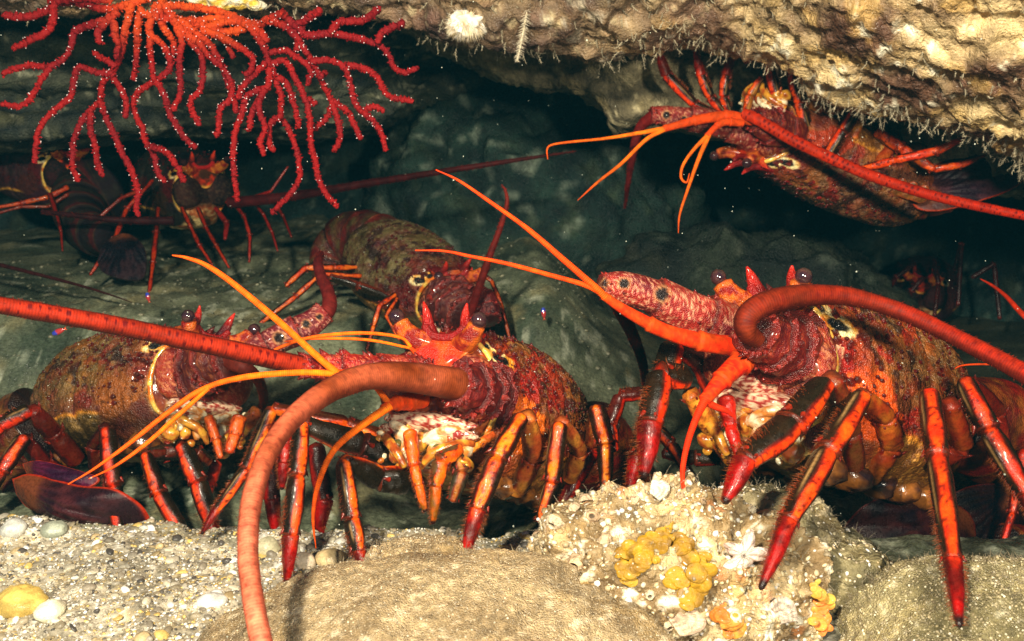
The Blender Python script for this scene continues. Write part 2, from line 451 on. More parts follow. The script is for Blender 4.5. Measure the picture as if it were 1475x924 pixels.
# closing rock outside the frame so that the cave stays a cave from other views
for nm, pxs, sgn in (("cave_side", -1000, -1), ("cave_side", 2500, 1)):
    rows = [[(pxs + sgn * 100 * 0, py, d) for d in (0.75, 0.95, 1.2, 1.45, 1.8)] for py in (-500, 0, 400, 800, 1200)]
    g = sheet(rows, 90, 110)
    g = g + 0.05 * fbm(g, 5, 5, 91)[..., None] * np.array([1, 0, 0])
    m = MB(); m.add(g, grid_faces(90, 110), None, rockcol(g, (0.08, 0.10, 0.07), (0.2, 0.22, 0.14), (0.25, 0.24, 0.13), 92, 12).reshape(-1, 3))
    o = m.build(nm, M_rock); tag(o, kind="structure")

# ---- front boulders
tan = lambda p: rockcol(p, (0.22, 0.15, 0.075), (0.50, 0.37, 0.20), (0.46, 0.31, 0.13), 101, 22, 0.5, (0.8, 0.7, 0.5), 260)
bo1, BP1, BF1 = boulder("boulder", 645, 1010, 0.515, (0.140, 0.085, 0.072), 102, 0.11, tan, M_sandy, 7, 16,
        label="smooth sand covered tan boulder at the bottom middle, under the long curved antenna", extra=lambda p: 0.0012 * fbm(p, 420, 3, 103))
bo1b, BP1b, BF1b = boulder("boulder", 596, 838, 0.575, (0.036, 0.03, 0.026), 112, 0.22, tan, M_sandy, 6, 30,
        label="small fuzzy brown rock between the sand and the tan boulder", extra=lambda p: 0.0015 * fbm(p, 420, 3, 113))
def crustcol(p):
    a = rockcol(p, (0.28, 0.19, 0.09), (0.74, 0.58, 0.34), (0.66, 0.44, 0.18), 121, 34, 1.0, (0.94, 0.88, 0.72), 95)
    return np.clip(mixc(a, np.broadcast_to((0.78, 0.30, 0.10), a.shape), 0.55 * sst(0.40, 0.55, fbm(p, 42, 3, 122))), 0, 0.95)
bo2, BP2, BF2 = boulder("crusted_rock", 968, 868, 0.575, (0.086, 0.054, 0.068), 123, 0.27, crustcol, M_crust, 7, 24,
        label="pale lumpy rock crusted with barnacles, shells and yellow sponge at bottom centre right",
        extra=lambda p: 0.006 * ridge(p, 60, 4, 124) + 0.0035 * fbm(p, 190, 4, 125))
bo3, BP3, BF3 = boulder("boulder", 1440, 1005, 0.53, (0.094, 0.075, 0.072), 131, 0.13,
        lambda p: rockcol(p, (0.18, 0.15, 0.07), (0.36, 0.30, 0.15), (0.42, 0.33, 0.14), 132, 26, 0.5, (0.85, 0.8, 0.6), 200), M_sandy, 7, 18,
        label="olive brown boulder in the bottom right corner under the largest lobster's hind leg", extra=lambda p: 0.0015 * fbm(p, 300, 3, 133))
bo4, BP4, BF4 = boulder("rubble_rock", 1180, 890, 0.61, (0.055, 0.05, 0.048), 141, 0.3,
        lambda p: rockcol(p, (0.10, 0.09, 0.05), (0.28, 0.24, 0.13), (0.34, 0.25, 0.10), 142, 40, 0.5, (0.75, 0.65, 0.4), 160), M_crust, 6, 34,
        label="brown pitted rock in the gap between crusted rock and corner boulder", extra=lambda p: 0.004 * ridge(p, 80, 4, 143))
bo5, BP5, BF5 = boulder("rubble_rock", 1088, 782, 0.62, (0.050, 0.04, 0.034), 151, 0.3,
        lambda p: rockcol(p, (0.16, 0.14, 0.075), (0.36, 0.30, 0.17), (0.38, 0.28, 0.12), 152, 40, 0.6, (0.8, 0.7, 0.5), 160), M_crust, 6, 34,
        label="olive knobbly rock behind the pale crusted rock, under a red leg tip", extra=lambda p: 0.003 * ridge(p, 90, 4, 153))
# ================================================================== spiny lobsters
ORANGE = (0.86, 0.17, 0.008); REDOR = (0.80, 0.075, 0.006); RED = (0.46, 0.009, 0.004); DARK = (0.030, 0.022, 0.010)
CREAM = (0.85, 0.66, 0.30); YEL = (0.80, 0.42, 0.06)
LCAR = 0.135
class Frame:
    def __init__(s, px, py, d, fwd, up, scale, st=(1, 1, 1)):
        s.st = st
        s.O = P(px, py, d); s.x = CD(*fwd); u = CD(*up); s.y = nrm(np.cross(u, s.x)); s.z = np.cross(s.x, s.y); s.s = scale; s.d = d
    def T(s, q):
        q = np.asarray(q, float)
        return s.O + s.s * (q[..., 0:1] * s.st[0] * s.x + q[..., 1:2] * s.st[1] * s.y + q[..., 2:3] * s.st[2] * s.z)
    def D(s, q):
        q = np.asarray(q, float)
        return nrm(q[..., 0:1] * s.x + q[..., 1:2] * s.y + q[..., 2:3] * s.z)
def prof(X, ks, vs):
    """smooth interpolation"""
    pts = np.array([[k, 0, 0, v] for k, v in zip(ks, vs)], float)
    s = spline(pts, 200)
    return np.interp(X, s[:, 0], s[:, 3])
KX = [0, .08, .2, .45, .7, .9, 1.0]
def car_shape(X, phi):
    w = prof(X, KX, [.034, .042, .050, .057, .058, .054, .048])
    top = prof(X, KX, [.000, .003, .007, .013, .013, .009, .002])
    bot = prof(X, KX, [-.070, -.080, -.087, -.091, -.090, -.086, -.078])
    zc = bot * 0.55
    c, s_ = np.cos(phi), np.sin(phi)
    up = np.abs(c) ** 0.92 * np.sign(c)
    side = np.abs(s_) ** 0.80 * np.sign(s_)
    z = np.where(c > 0, zc + (top - zc) * up, zc + (zc - bot) * up)
    x = -LCAR * X - 0.012 * (1 - X) * sst(0.2, 1.6, np.abs(phi)) * sst(3.0, 2.2, np.abs(phi)) * 1.0
    # groove across the middle and rolled front edge
    g = 1 - 0.065 * np.exp(-((X - 0.47 - 0.10 * c) / 0.028) ** 2) - 0.03 * np.exp(-((X - 0.16 - 0.05 * c) / 0.03) ** 2) + 0.02 * np.exp(-((X - 0.975) / 0.02) ** 2)
    return np.stack([x, w * side * g, z * 1.0 + (g - 1) * 0.03], -1)

def car_colour(X, phi, p, pal):
    a = np.abs(phi)
    n1 = fbm(p, 45, 4, pal['seed']); n2 = fbm(p, 130, 3, pal['seed'] + 3); n3 = fbm(p, 300, 3, pal['seed'] + 5)
    base = mixc(pal['brown'], pal['purple'], 0.32 + 1.5 * n1)
    base = mixc(base, np.broadcast_to(pal['fuzz'], base.shape), 0.90 * sst(-0.25, 0.25, n2 + 0.35 * n1) * sst(2.0, 1.1, a) * sst(0.08, 0.35, X))
    # streaked dark scales
    sc_ = sst(0.22, 0.38, fbm(np.stack([X * LCAR * 0.8, phi * 0.05, 0 * X], -1), 150, 2, pal['seed'] + 8))
    base = mixc(base, np.broadcast_to(pal['dark'], base.shape), 0.7 * sc_ * sst(1.8, 1.4, a))
    # red blotches
    rb = sst(0.14, 0.26, fbm(p, 62, 3, pal['seed'] + 11))
    base = mixc(base, np.broadcast_to(pal['red'], base.shape), pal['redk'] * rb * sst(0.75, 0.30, X) * sst(0.2, 0.5, a) * sst(2.1, 1.7, a))
    base = mixc(base, np.broadcast_to(pal['red'], base.shape), pal['redk'] * 0.8 * sst(0.20, 0.05, X + 0.05 * n1) * sst(1.9, 1.5, a))
    # orange cheek
    ch = sst(1.15, 0.85, np.sqrt(((X - 0.17) / 0.13) ** 2 + ((a - 1.70) / 0.33) ** 2) + 0.6 * n1 + 0.4 * n2)
    base = mixc(base, np.broadcast_to(pal['cheek'], base.shape), 0.92 * ch)
    # flank: olive granular field below a yellow line
    ln = 1.98 + 0.20 * np.cos((X - 0.45) * 5.0) * -1 + 0.05 * n1
    low = sst(ln - 0.03, ln + 0.05, a) * sst(0.22, 0.30, X)
    gran = sst(0.05, 0.3, n3)
    base = mixc(base, mixc(pal['flank'], pal['flank2'], gran), 0.95 * low)
    line = np.exp(-((a - ln) / 0.035) ** 2) * sst(0.22, 0.32, X) * sst(0.97, 0.85, X)
    base = mixc(base, np.broadcast_to(YEL, base.shape), 0.75 * line)
    # lower fringe
    fr = sst(2.62, 2.72, a)
    base = mixc(base, mixc(CREAM, (0.45, 0.16, 0.04), 0.5 + 2 * n2), 0.85 * fr)
    # eye spots: black in cream, near the front edge
    x0, y0 = (X - 0.035) * LCAR, 0
    def spot(cx, ca, rx, ra): return np.sqrt(((X - cx) / rx) ** 2 + ((a - ca) / ra) ** 2)
    s1 = spot(0.050, 0.86, 0.036, 0.095); s2 = spot(0.020, 0.60, 0.024, 0.085)
    cream = np.maximum(sst(2.1, 1.6, s1), sst(2.3, 1.7, s2))
    cream = np.maximum(cream, np.exp(-(X / 0.012) ** 2) * sst(0.5, 0.75, a) * sst(2.4, 2.2, a))
    base = mixc(base, mixc(YEL, (0.9, 0.8, 0.5), 0.5 + 2 * n2), cream)
    blk = np.maximum(sst(1.12, 0.9, s1), sst(1.12, 0.9, s2))
    base = mixc(base, np.broadcast_to((0.004, 0.004, 0.006), base.shape), blk)
    return np.clip(base * (1 + 0.25 * n3)[..., None], 0.003, 0.95)

PAL = dict(seed=200, brown=(0.42, 0.165, 0.035), purple=(0.26, 0.045, 0.020), fuzz=(0.33, 0.19, 0.075), dark=(0.030, 0.010, 0.016),
           red=(0.48, 0.022, 0.010), redk=0.7, cheek=(0.86, 0.27, 0.025), flank=(0.34, 0.17, 0.04), flank2=(0.58, 0.34, 0.10),
           plate=(0.80, 0.17, 0.02), horn=(0.42, 0.010, 0.012), face=(0.40, 0.09, 0.02), ped=(0.46, 0.09, 0.04), ped2=(0.70, 0.34, 0.18))
def pal(**k):
    d = dict(PAL); d.update(k); return d

def carapace(fr, root, pl, nu=210, nv=240, spines=420, fuzz=True):
    # finer rows near the front
    X = np.linspace(0, 1, nu) ** 1.25
    ph = np.linspace(-math.pi, math.pi, nv + 1)[:-1]
    XX, PH = np.meshgrid(X, ph, indexing='ij')
    q = car_shape(XX, PH)
    p = fr.T(q)
    n = nrm(np.cross(np.gradient(p, axis=1), np.gradient(p, axis=0)))
    cen = p.mean(axis=1, keepdims=True)
    n *= np.sign(np.sum(n * (p - cen), -1, keepdims=True))
    a = np.abs(PH)
    rough = sst(2.2, 1.6, a)
    dsp = fr.s * (0.0018 * fbm(p, 60, 3, pl['seed'] + 1) + 0.0016 * rough * ridge(p, 150, 2, pl['seed'] + 2) + 0.0006 * fbm(p, 500, 2, pl['seed'] + 4))
    p2 = p + n * dsp[..., None]
    m = MB(); m.add(p2, grid_faces(nu, nv, True), None, car_colour(XX, PH, p, pl).reshape(-1, 3))
    # rear closure
    tr = fr.T(np.stack([-LCAR * 1.0 - 0.012 + 0 * ph, 0 * ph, -0.04 + 0 * ph], -1))
    ring = p2[-1]; k = 8
    tt = np.linspace(0, 1, k)[:, None, None]
    cap = ring[None] * (1 - tt) + tr[None] * tt - fr.x * fr.s * 0.012 * np.sin(tt * math.pi / 2) * 0
    m.add(cap, grid_faces(k, nv, True), None, (0.10, 0.03, 0.02))
    # forward pointing spines as part of the shell surface
    rs = np.random.default_rng(pl['seed'])
    sx = rs.random(spines) ** 1.3 * 0.92 + 0.02; sp = (rs.random(spines) * 2 - 1) * 1.75
    q1 = car_shape(sx, sp); e = 1e-3
    q2 = car_shape(sx + e, sp); q3 = car_shape(sx, sp + e)
    nn_ = nrm(np.cross(q2 - q1, q3 - q1)); nn_ *= np.sign(np.sum(nn_ * (q1 - np.array([0, 0, -.04]) * [0, 1, 1] - q1 * [1, 0, 0]), -1, keepdims=True))
    ln = (0.0026 + 0.0070 * np.exp(-sx / 0.35) * rs.random(spines) ** 2 + 0.0016 * rs.random(spines))
    cones(m, fr.T(q1), fr.D(nn_ * 0.7 + np.array([0.9, 0, 0])), ln * fr.s, ln * fr.s * 0.33,
          mixc(pl['red'], pl['purple'], rs.random(spines)), (0.10, 0.02, 0.015), 6)
    # rows of big forward spines behind the horns and along the flanks
    for rp_, k0, l0 in ((0.34, 8, .0085), (0.72, 8, .0075), (1.15, 8, .0065), (1.5, 7, .0055)):
        for sg in (-1, 1):
            bx_ = np.linspace(0.07, 0.80, k0) + rs.normal(0, .012, k0); bp_ = sg * (rp_ + rs.normal(0, .04, k0))
            q1 = car_shape(bx_, bp_); q2 = car_shape(bx_ + e, bp_); q3 = car_shape(bx_, bp_ + e)
            nb_ = nrm(np.cross(q2 - q1, q3 - q1)); nb_ *= np.sign(np.sum(nb_ * ((q1 - [0, 0, -.04]) * [0, 1, 1]), -1, keepdims=True))
            ll = l0 * (1.0 - 0.65 * bx_)
            cones(m, fr.T(q1), fr.D(nb_ * 0.75 + np.array([0.9, 0, 0])), ll * fr.s, ll * fr.s * 0.36, mixc(pl['red'], pl['purple'], 0.4 * rs.random(k0)), (0.10, 0.012, 0.01), 9)
    # rough scale-like tubercles all over the back
    kt = 1300 if fuzz else 600
    sx = rs.random(kt) * 0.97 + 0.01; sp = (rs.random(kt) * 2 - 1) * 1.9
    q1 = car_shape(sx, sp); q2 = car_shape(sx + e, sp); q3 = car_shape(sx, sp + e)
    nn_ = nrm(np.cross(q2 - q1, q3 - q1)); nn_ *= np.sign(np.sum(nn_ * ((q1 - [0, 0, -.04]) * [0, 1, 1]), -1, keepdims=True))
    l = rs.uniform(0.0008, 0.0022, kt); cb = car_colour(sx, sp, fr.T(q1), pl)
    cones(m, fr.T(q1), fr.D(nn_ * 0.8 + np.array([0.9, 0, 0])), l * fr.s, l * fr.s * 0.75, cb * rs.uniform(0.8, 1.3, (kt, 1)), cb * 0.5, 6)
    o = m.build("carapace", M_shell, root)
    # pale fringe of hairs at the lower edge and growth on the back
    if fuzz:
        hb = MB(); k = 1500
        sx = rs.random(k) * 0.96; sp = (rs.random(k) * 2 - 1) * 1.6
        q1 = car_shape(sx, sp); q2 = car_shape(sx + e, sp); q3 = car_shape(sx, sp + e)
        nn_ = nrm(np.cross(q2 - q1, q3 - q1)); nn_ *= np.sign(np.sum(nn_ * ((q1 - [0, 0, -.04]) * [0, 1, 1]), -1, keepdims=True))
        l = 0.0012 + 0.0018 * rs.random(k)
        cones(hb, fr.T(q1), fr.D(nn_ + rs.normal(0, 0.5, (k, 3)) + [0.6, 0, 0]), l * fr.s, 0.00022 * fr.s, mixc(pl['fuzz'], (0.30, 0.22, 0.13), rs.random(k)), None, 3)
        b = hb.build("bristles", M_hydroid, root); b["kind"] = "stuff"
    return o

def head(fr, root, pl, eyes=True, mouth=True):
    # face shell closing the front
    nv = 120; K = 40
    ph = np.linspace(-math.pi, math.pi, nv + 1)[:-1]
    rr = np.linspace(1, 0.02, K)
    Rr, PH = np.meshgrid(rr, ph, indexing='ij')
    q0 = car_shape(0 * PH, PH)
    cz = -0.036
    q = np.stack([q0[..., 0] * Rr + (1 - Rr ** 2) * 0.010 - 0.001, q0[..., 1] * Rr, cz + (q0[..., 2] - cz) * Rr], -1)
    p = fr.T(q)
    p = p + fr.x * (fr.s * 0.003 * fbm(p, 90, 3, pl['seed'] + 20))[..., None]
    z = q[..., 2]
    n1 = fbm(p, 160, 3, pl['seed'] + 21)
    col = mixc((0.62, 0.40, 0.18), (0.36, 0.10, 0.03), 0.5 + 2 * n1)
    col = mixc(col, np.broadcast_to(pl['face'], col.shape), sst(-0.060, -0.048, z))
    m = MB(); m.add(p, grid_faces(K, nv, True), None, col.reshape(-1, 3))
    m.build("face", M_mouth, root)
    # cream rim round the antenna bases
    m = MB()
    for sg in (-1, 1):
        a = np.linspace(0.45, 2.45, 60) * sg
        q = car_shape(0 * a + 0.004, a); q[:, 0] += 0.001
        c = fr.T(q); n1 = fbm(c, 200, 2, 5)
        cc = mixc((0.88, 0.62, 0.16), (0.75, 0.22, 0.03), 0.5 + 2 * n1)
        tube(m, c, 0.0022 * fr.s * (1 + 0.25 * fbm(c, 150, 2, 9)), 8, fr.x, 0.8, np.repeat(cc[:, None], 8, 1))
    m.build("carapace_rim", M_mouth, root)
    for sg in (-1, 1):
        m = MB()
        A = np.array([fr.x * .013, fr.y * .0195, fr.z * .0215]) * fr.s
        ell(m, fr.T(np.array([0.002, .0205 * sg, -.0345])), A, lambda p: mixc(mixc(pl['ped'], (pl['ped'][0] * .45, .012, .012), 0.4 + 2 * fbm(p, 60, 2, 3)), np.broadcast_to(pl['ped2'], p.shape), 0.7 * sst(0.10, 0.25, fbm(p, 560, 2, 7))), 60, 80, 0.10, 5, 90)
        m.build("antenna_socket", M_ped, root)
    # antennular plate, U shaped, between eyes
    m = MB()
    nu_, nv_ = 36, 40
    U, V = np.meshgrid(np.linspace(0, 1, nu_), np.linspace(-1, 1, nv_), indexing='ij')
    hw = 0.0235 - 0.010 * U ** 1.5
    zt = 0.0075 * np.abs(V) ** 2.2 - 0.004
    q = np.stack([0.0060 + 0.006 * np.sin(np.clip(U, 0, 1) * 2.3) - 0.005 * V ** 2, hw * V, zt * (1 - U) - 0.0285 * U * (1 - 0.25 * V ** 2) - 0.002], -1)
    p = fr.T(q)
    col = mixc(pl['plate'], (0.70, 0.05, 0.01), 0.5 + 2.2 * fbm(p, 110, 3, 31))
    col = mixc(col, np.broadcast_to((0.85, 0.46, 0.08), col.shape), 0.8 * sst(0.80, 0.95, U) + 0.6 * sst(0.75, 1, np.abs(V)) * sst(0.3, 0.6, U))
    m.add(p, grid_faces(nu_, nv_), None, col.reshape(-1, 3))
    back = fr.T(q + np.array([-0.006, 0, 0])); m.add(back, grid_faces(nu_, nv_), None, col.reshape(-1, 3) * 0.6)
    b_ = np.r_[np.arange(nv_), np.arange(1, nu_) * nv_ + nv_ - 1, (nu_ * nv_ - 1 - np.arange(1, nv_)), (np.arange(1, nu_ - 1)[::-1] * nv_)]
    b2 = np.roll(b_, -1); N = nu_ * nv_
    m.add(np.vstack([p.reshape(-1, 3), back.reshape(-1, 3)]), np.stack([b_, b2, b2 + N, b_ + N], 1), None, np.tile(col.reshape(-1, 3), (2, 1)))
    m.build("forehead_plate", M_ped, root)
    # horns joined by a dark red arc
    for sg in (-1, 1):
        m = MB()
        pts = np.array([[-0.014, .0165 * sg, -0.005, .0058], [-0.001, .0140 * sg, .000, .0050], [0.004, .0133 * sg, .0055 * pl.get('hs', 1), .0036], [0.007, .0138 * sg, .0110 * pl.get('hs', 1), .0024], [0.0095, .0152 * sg, .0165 * pl.get('hs', 1), .0006]])
        s_ = spline(pts, 30)
        c = fr.T(s_[:, :3])
        cc = mixc(pl['horn'], (0.66, 0.05, 0.015), sst(0.5, 1, np.linspace(0, 1, 30)) + 0.4 * fbm(c, 200, 2, 3))
        tube(m, c, s_[:, 3] * fr.s, 12, fr.x, 1, np.repeat(cc[:, None], 12, 1))
        cones(m, fr.T(s_[6:24:3, :3] + [0, 0.003 * sg, 0]), fr.D([0.5, 1.0 * sg, 0.3]), 0.0025 * fr.s, 0.0009 * fr.s, pl['horn'], None, 5)
        m.build("horn", M_ped, root)
    m = MB(); a = np.linspace(-1, 1, 30)
    c = fr.T(np.stack([0.006 - 0.004 * a ** 2 * 0, 0.0135 * a, 0.0065 * np.abs(a) ** 3 - 0.0045], -1))
    tube(m, c, 0.0026 * fr.s, 10, fr.x, 1, (0.40, 0.015, 0.012))
    m.build("brow_ridge", M_ped, root)
    if eyes:
        for sg in (-1, 1):
            m = MB()
            pts = np.array([[0.002, .012 * sg, -.0075, .0075], [0.008, .0190 * sg, -.0060, .0066], [0.0120, .0240 * sg, -.0020, .0058], [0.0140, .0265 * sg, .0016, .0053]])
            s_ = spline(pts, 22); c = fr.T(s_[:, :3])
            cc = mixc((0.70, 0.20, 0.03), (0.38, 0.02, 0.015), 0.5 + 2.2 * fbm(c, 220, 2, 4))
            tube(m, c, s_[:, 3] * fr.s, 14, fr.z, 1, lambda s, a, v: mixc((0.75, 0.24, 0.03), (0.36, 0.02, 0.015), 0.5 + 2.4 * fbm(v, 260, 3, 4)))
            st = m.build("eye_stalk", M_ped, root)
            m = MB(); ell(m, fr.T(np.array([0.0155, .0285 * sg, .0046])), np.eye(3) * 0.0049 * pl.get('es', 1) * fr.s, lambda p: mixc((0.02, 0.008, 0.014), (0.06, 0.02, 0.02), 0.5 + fbm(p, 300, 2, 3)), 16, 24)
            m.build("eyeball", M_eye, st)
    if mouth:
        m = MB(); rs = np.random.default_rng(pl['seed'] + 40)
        W = fr.s
        def E(q, ax, col, dn=0.25):
            A = np.array([fr.x * ax[0], fr.y * ax[1], fr.z * ax[2]]) * W
            big = max(ax) > .012
            ell(m, fr.T(np.array(q, float)), A, col, 30 if big else 12, 90 if big else 18, dn, 3, 220)
        cream = lambda p: mixc((0.88, 0.80, 0.58), (0.62, 0.26, 0.06), 0.35 + 2.6 * fbm(p, 240, 3, 61))
        gold = lambda p: mixc((0.72, 0.40, 0.06), (0.40, 0.10, 0.02), 0.4 + 2.4 * fbm(p, 200, 3, 62))
        perf = lambda p: mixc((0.74, 0.55, 0.40), (0.34, 0.05, 0.04), sst(-0.05, 0.15, fbm(p, 520, 2, 63)))
        E([.006, 0, -.0565], [.009, .031, .0060], perf, 0.1)
        for sg in (-1, 1):
            E([.006, .020 * sg, -.0625], [.008, .013, .0040], perf, 0.15)
            E([.010, .0095 * sg, -.0665], [.007, .0090, .0048], cream)
            E([.006, .024 * sg, -.071], [.007, .008, .0045], cream)
            E([.011, .010 * sg, -.075], [.005, .0045, .0075], cream)
            E([.008, .0175 * sg, -.0775], [.005, .0045, .0055], gold)
            E([.007, .028 * sg, -.079], [.006, .006, .0050], gold)
            E([.0145, .0130 * sg, -.0735], [.0025, .0028, .0042], lambda p: mixc((0.10, 0.12, 0.04), (0.3, 0.2, 0.05), 0.5 + fbm(p, 300, 2, 3)))
            pts = np.array([[.004, .030 * sg, -.066, .003], [.013, .022 * sg, -.070, .0034], [.017, .012 * sg, -.0765, .003], [.016, .005 * sg, -.085, .0018]])
            s_ = spline(pts, 24); tube(m, fr.T(s_[:, :3]), s_[:, 3] * W, 10, fr.x, 1, lambda s, a, v: gold(v))
            pts = np.array([[.004, .026 * sg, -.060, .0022], [.012, .020 * sg, -.0605, .0028], [.0145, .010 * sg, -.0635, .0024], [.014, .003 * sg, -.069, .0015]])
            s_ = spline(pts, 24); tube(m, fr.T(s_[:, :3]), s_[:, 3] * W, 10, fr.x, 1, lambda s, a, v: cream(v))
        E([.011, 0, -.0695], [.006, .0045, .0060], gold)
        for k in range(46):
            y = rs.uniform(-.030, .030); z = rs.uniform(-.086, -.060)
            E([.006 + rs.uniform(0, .006), y, z], rs.uniform(.0012, .0034, 3), cream if rs.random() < 0.5 else gold)
        m.build("mouthparts", M_mouth, root)
        # leg bases under the shell
        for i in range(5):
            for sg in (-1, 1):
                m = MB()
                E([-.020 - .024 * i, .029 * sg, -.0840 - 0.001 * i], [.0100, .0115, .0080], lambda p: mixc((0.40, 0.17, 0.04), (0.06, 0.025, 0.02), 0.45 + 2.0 * fbm(p, 90, 3, 65)), 0.25)
                m.build("leg_base", M_mouth, root)

def leg(root, J, stripe=ORANGE, side=DARK, sw=0.62, soff=0.0, hair=True, tip=RED, flat=0.9, n=34, dots=True, tipped=True):
    """J: (px, py, d, half width px) joints from body to tip"""
    J = [tuple(j) for j in J]
    W = PP(J); r = np.array([px2m(j[3], j[2]) for j in J]) * 0.93; sw = sw * 0.76 if sw < 0.75 else sw; stripe = (stripe[0], min(stripe[1] * 1.38, max(stripe[0] * 0.5, stripe[1])), stripe[2] * 1.3)
    m = MB(); tipm = MB()
    for i in range(len(J) - 1):
        last = tipped and i == len(J) - 2
        a, b = W[i], W[i + 1]; t = np.linspace(0, 1, n)
        d = b - a; L = np.linalg.norm(d); ax = d / L
        cdir = nrm(C0 - (a + b) / 2); cdir = nrm(cdir - ax * np.dot(cdir, ax))
        sd = np.cross(ax, cdir)
        hint = cdir * math.cos(soff) + sd * math.sin(soff)
        bow = 0.03 * L * np.sin(t * math.pi)
        c = a + d * t[:, None] + hint * bow[:, None] * 0.6
        if last:
            rad = (r[i] * 0.92 + (r[i + 1] - r[i]) * t) * (1 - 0.55 * t ** 3)
            rad[-1] *= 0.4
        else:
            rad = (r[i] + (r[i + 1] - r[i]) * t) * (0.84 + 0.12 * np.sin(t * math.pi) + 0.07 * np.exp(-((t - 0.95) / 0.025) ** 2) - 0.22 * np.exp(-(t / 0.035) ** 2))
        rad = np.maximum(rad, 0.0005)
        def colf(s, an, v, last=last, hint=hint):
            an0 = an; an = np.minimum(an, 2 * math.pi - an)
            edge = sw * (1 + 0.18 * fbm(v, 260, 2, 71)) * (0.85 + 0.25 * np.cos(s * 9))
            k = sst(edge + 0.16, edge - 0.02, an)
            n1 = fbm(v, 420, 2, 72); n2 = fbm(v, 120, 3, 73)
            base = mixc(side, (side[0] * 1.6 + 0.008, side[1] * 1.5, side[2] * 1.5), 0.4 + 1.6 * n2)
            bl = mixc(base, np.broadcast_to((0.30, 0.018, 0.006), base.shape), 0.75 * np.exp(-((an - edge - 0.12) / 0.12) ** 2))
            st = mixc(stripe, (stripe[0] * 0.85, stripe[1] * 0.45, stripe[2] * 0.6), 0.5 + 1.5 * n2)
            if dots: st = mixc(st, np.broadcast_to((0.16, 0.012, 0.006), st.shape), 0.8 * sst(0.30, 0.42, n1))
            cc = mixc(bl, st, k)
            cc = mixc(cc, np.broadcast_to((0.70, 0.46, 0.22), cc.shape), (0.6 if dots and not last else 0) * np.exp(-((an0 - sw - 0.5) / 0.035) ** 2) * sst(0.08, 0.2, s) * sst(0.8, 0.5, s))
            jr = np.exp(-((s - 0.98) / 0.02) ** 2) + np.exp(-((s - 0.01) / 0.02) ** 2)
            cc = mixc(cc, np.broadcast_to((0.42, 0.06, 0.015), cc.shape), 0.55 * jr)
            if last:
                tc_ = mixc(tip, (tip[0] * 0.35, tip[1] * .8, tip[2]), 0.55 + 1.8 * n2 + 0.5 * sst(0.7, 1.4, an))
                cc = mixc(cc, tc_, 0.55 + 0.4 * sst(0.0, 0.35, s))
                cc = mixc(cc, np.broadcast_to((0.05, 0.02, 0.015), cc.shape), sst(0.84, 0.92, s))
            else:
                pass
            return cc
        tgt = tipm if last else m
        tube(tgt, c, rad, 28, hint, flat, colf, disp=lambda s, an: 0.90 / (np.abs(np.cos(an)) ** 2.7 + np.abs(np.sin(an)) ** 2.7) ** (1 / 2.7) + 0.05 * np.exp(-(np.minimum(an, 2 * math.pi - an) / 0.3) ** 2) + 0.07 * vnoise(np.stack([s * 4 + i * 7, np.cos(an) * 1.2, np.sin(an) * 1.2 + r[0] * 900], -1), 1.5, 7) + 0.02 * vnoise(np.stack([s * 22, np.cos(an) * 4, np.sin(an) * 4], -1), 1.5, 9))
        if not last and r[i + 1] > 0.0035:
            s3 = np.cross(ax, hint); k3 = np.array([0.5, 1.6, -1.3, -0.4]); dd3 = np.cos(k3)[:, None] * hint + np.sin(k3)[:, None] * s3
            cones(tgt, b - ax * rad[-1] * .5 + dd3 * rad[-3] * .8, dd3 * .6 + ax, rad[-3] * np.array([.5, .7, .6, .45]), rad[-3] * .2, (0.40, 0.05, 0.015), (0.12, 0.02, 0.01), 6)
        if not last and i < len(J) - 2 + (0 if tipped else 1) and i > 0:
            pass
        if hair:
            rs = np.random.default_rng(int(abs(J[i][0] * 7 + J[i][1])) + i)
            K = int((260 if last else (110 if i == len(J) - 3 and tipped else 50)) * min(1.6, max(0.5, L / 0.04)))
            if K:
                tt = rs.random(K) if last else 0.35 + 0.65 * rs.random(K)
                an = (rs.normal(0, 0.5, K) + rs.choice([-1.7, 1.7], K)) if last else rs.normal(0, 0.4, K) + 1.8
                s2 = np.cross(ax, hint)
                dd = np.cos(an)[:, None] * hint + np.sin(an)[:, None] * s2
                rb = np.interp(tt, t, rad)
                base = a + d * tt[:, None] + hint * (0.03 * L * np.sin(tt * math.pi) * 0.6)[:, None] + dd * (rb * 0.85)[:, None]
                l = rs.uniform(0.0014, 0.0036, K) * max(0.6, r[i] / 0.006)
                cones(tgt, base, dd + ax * 0.55 + rs.normal(0, 0.15, (K, 3)), l, 0.00017, (0.36, 0.07, 0.015), (0.36, 0.18, 0.06), 3)
    o = m.build("leg", M_leg, root)
    if tipped: tipm.build("claw_tip", M_leg, o)
    return o

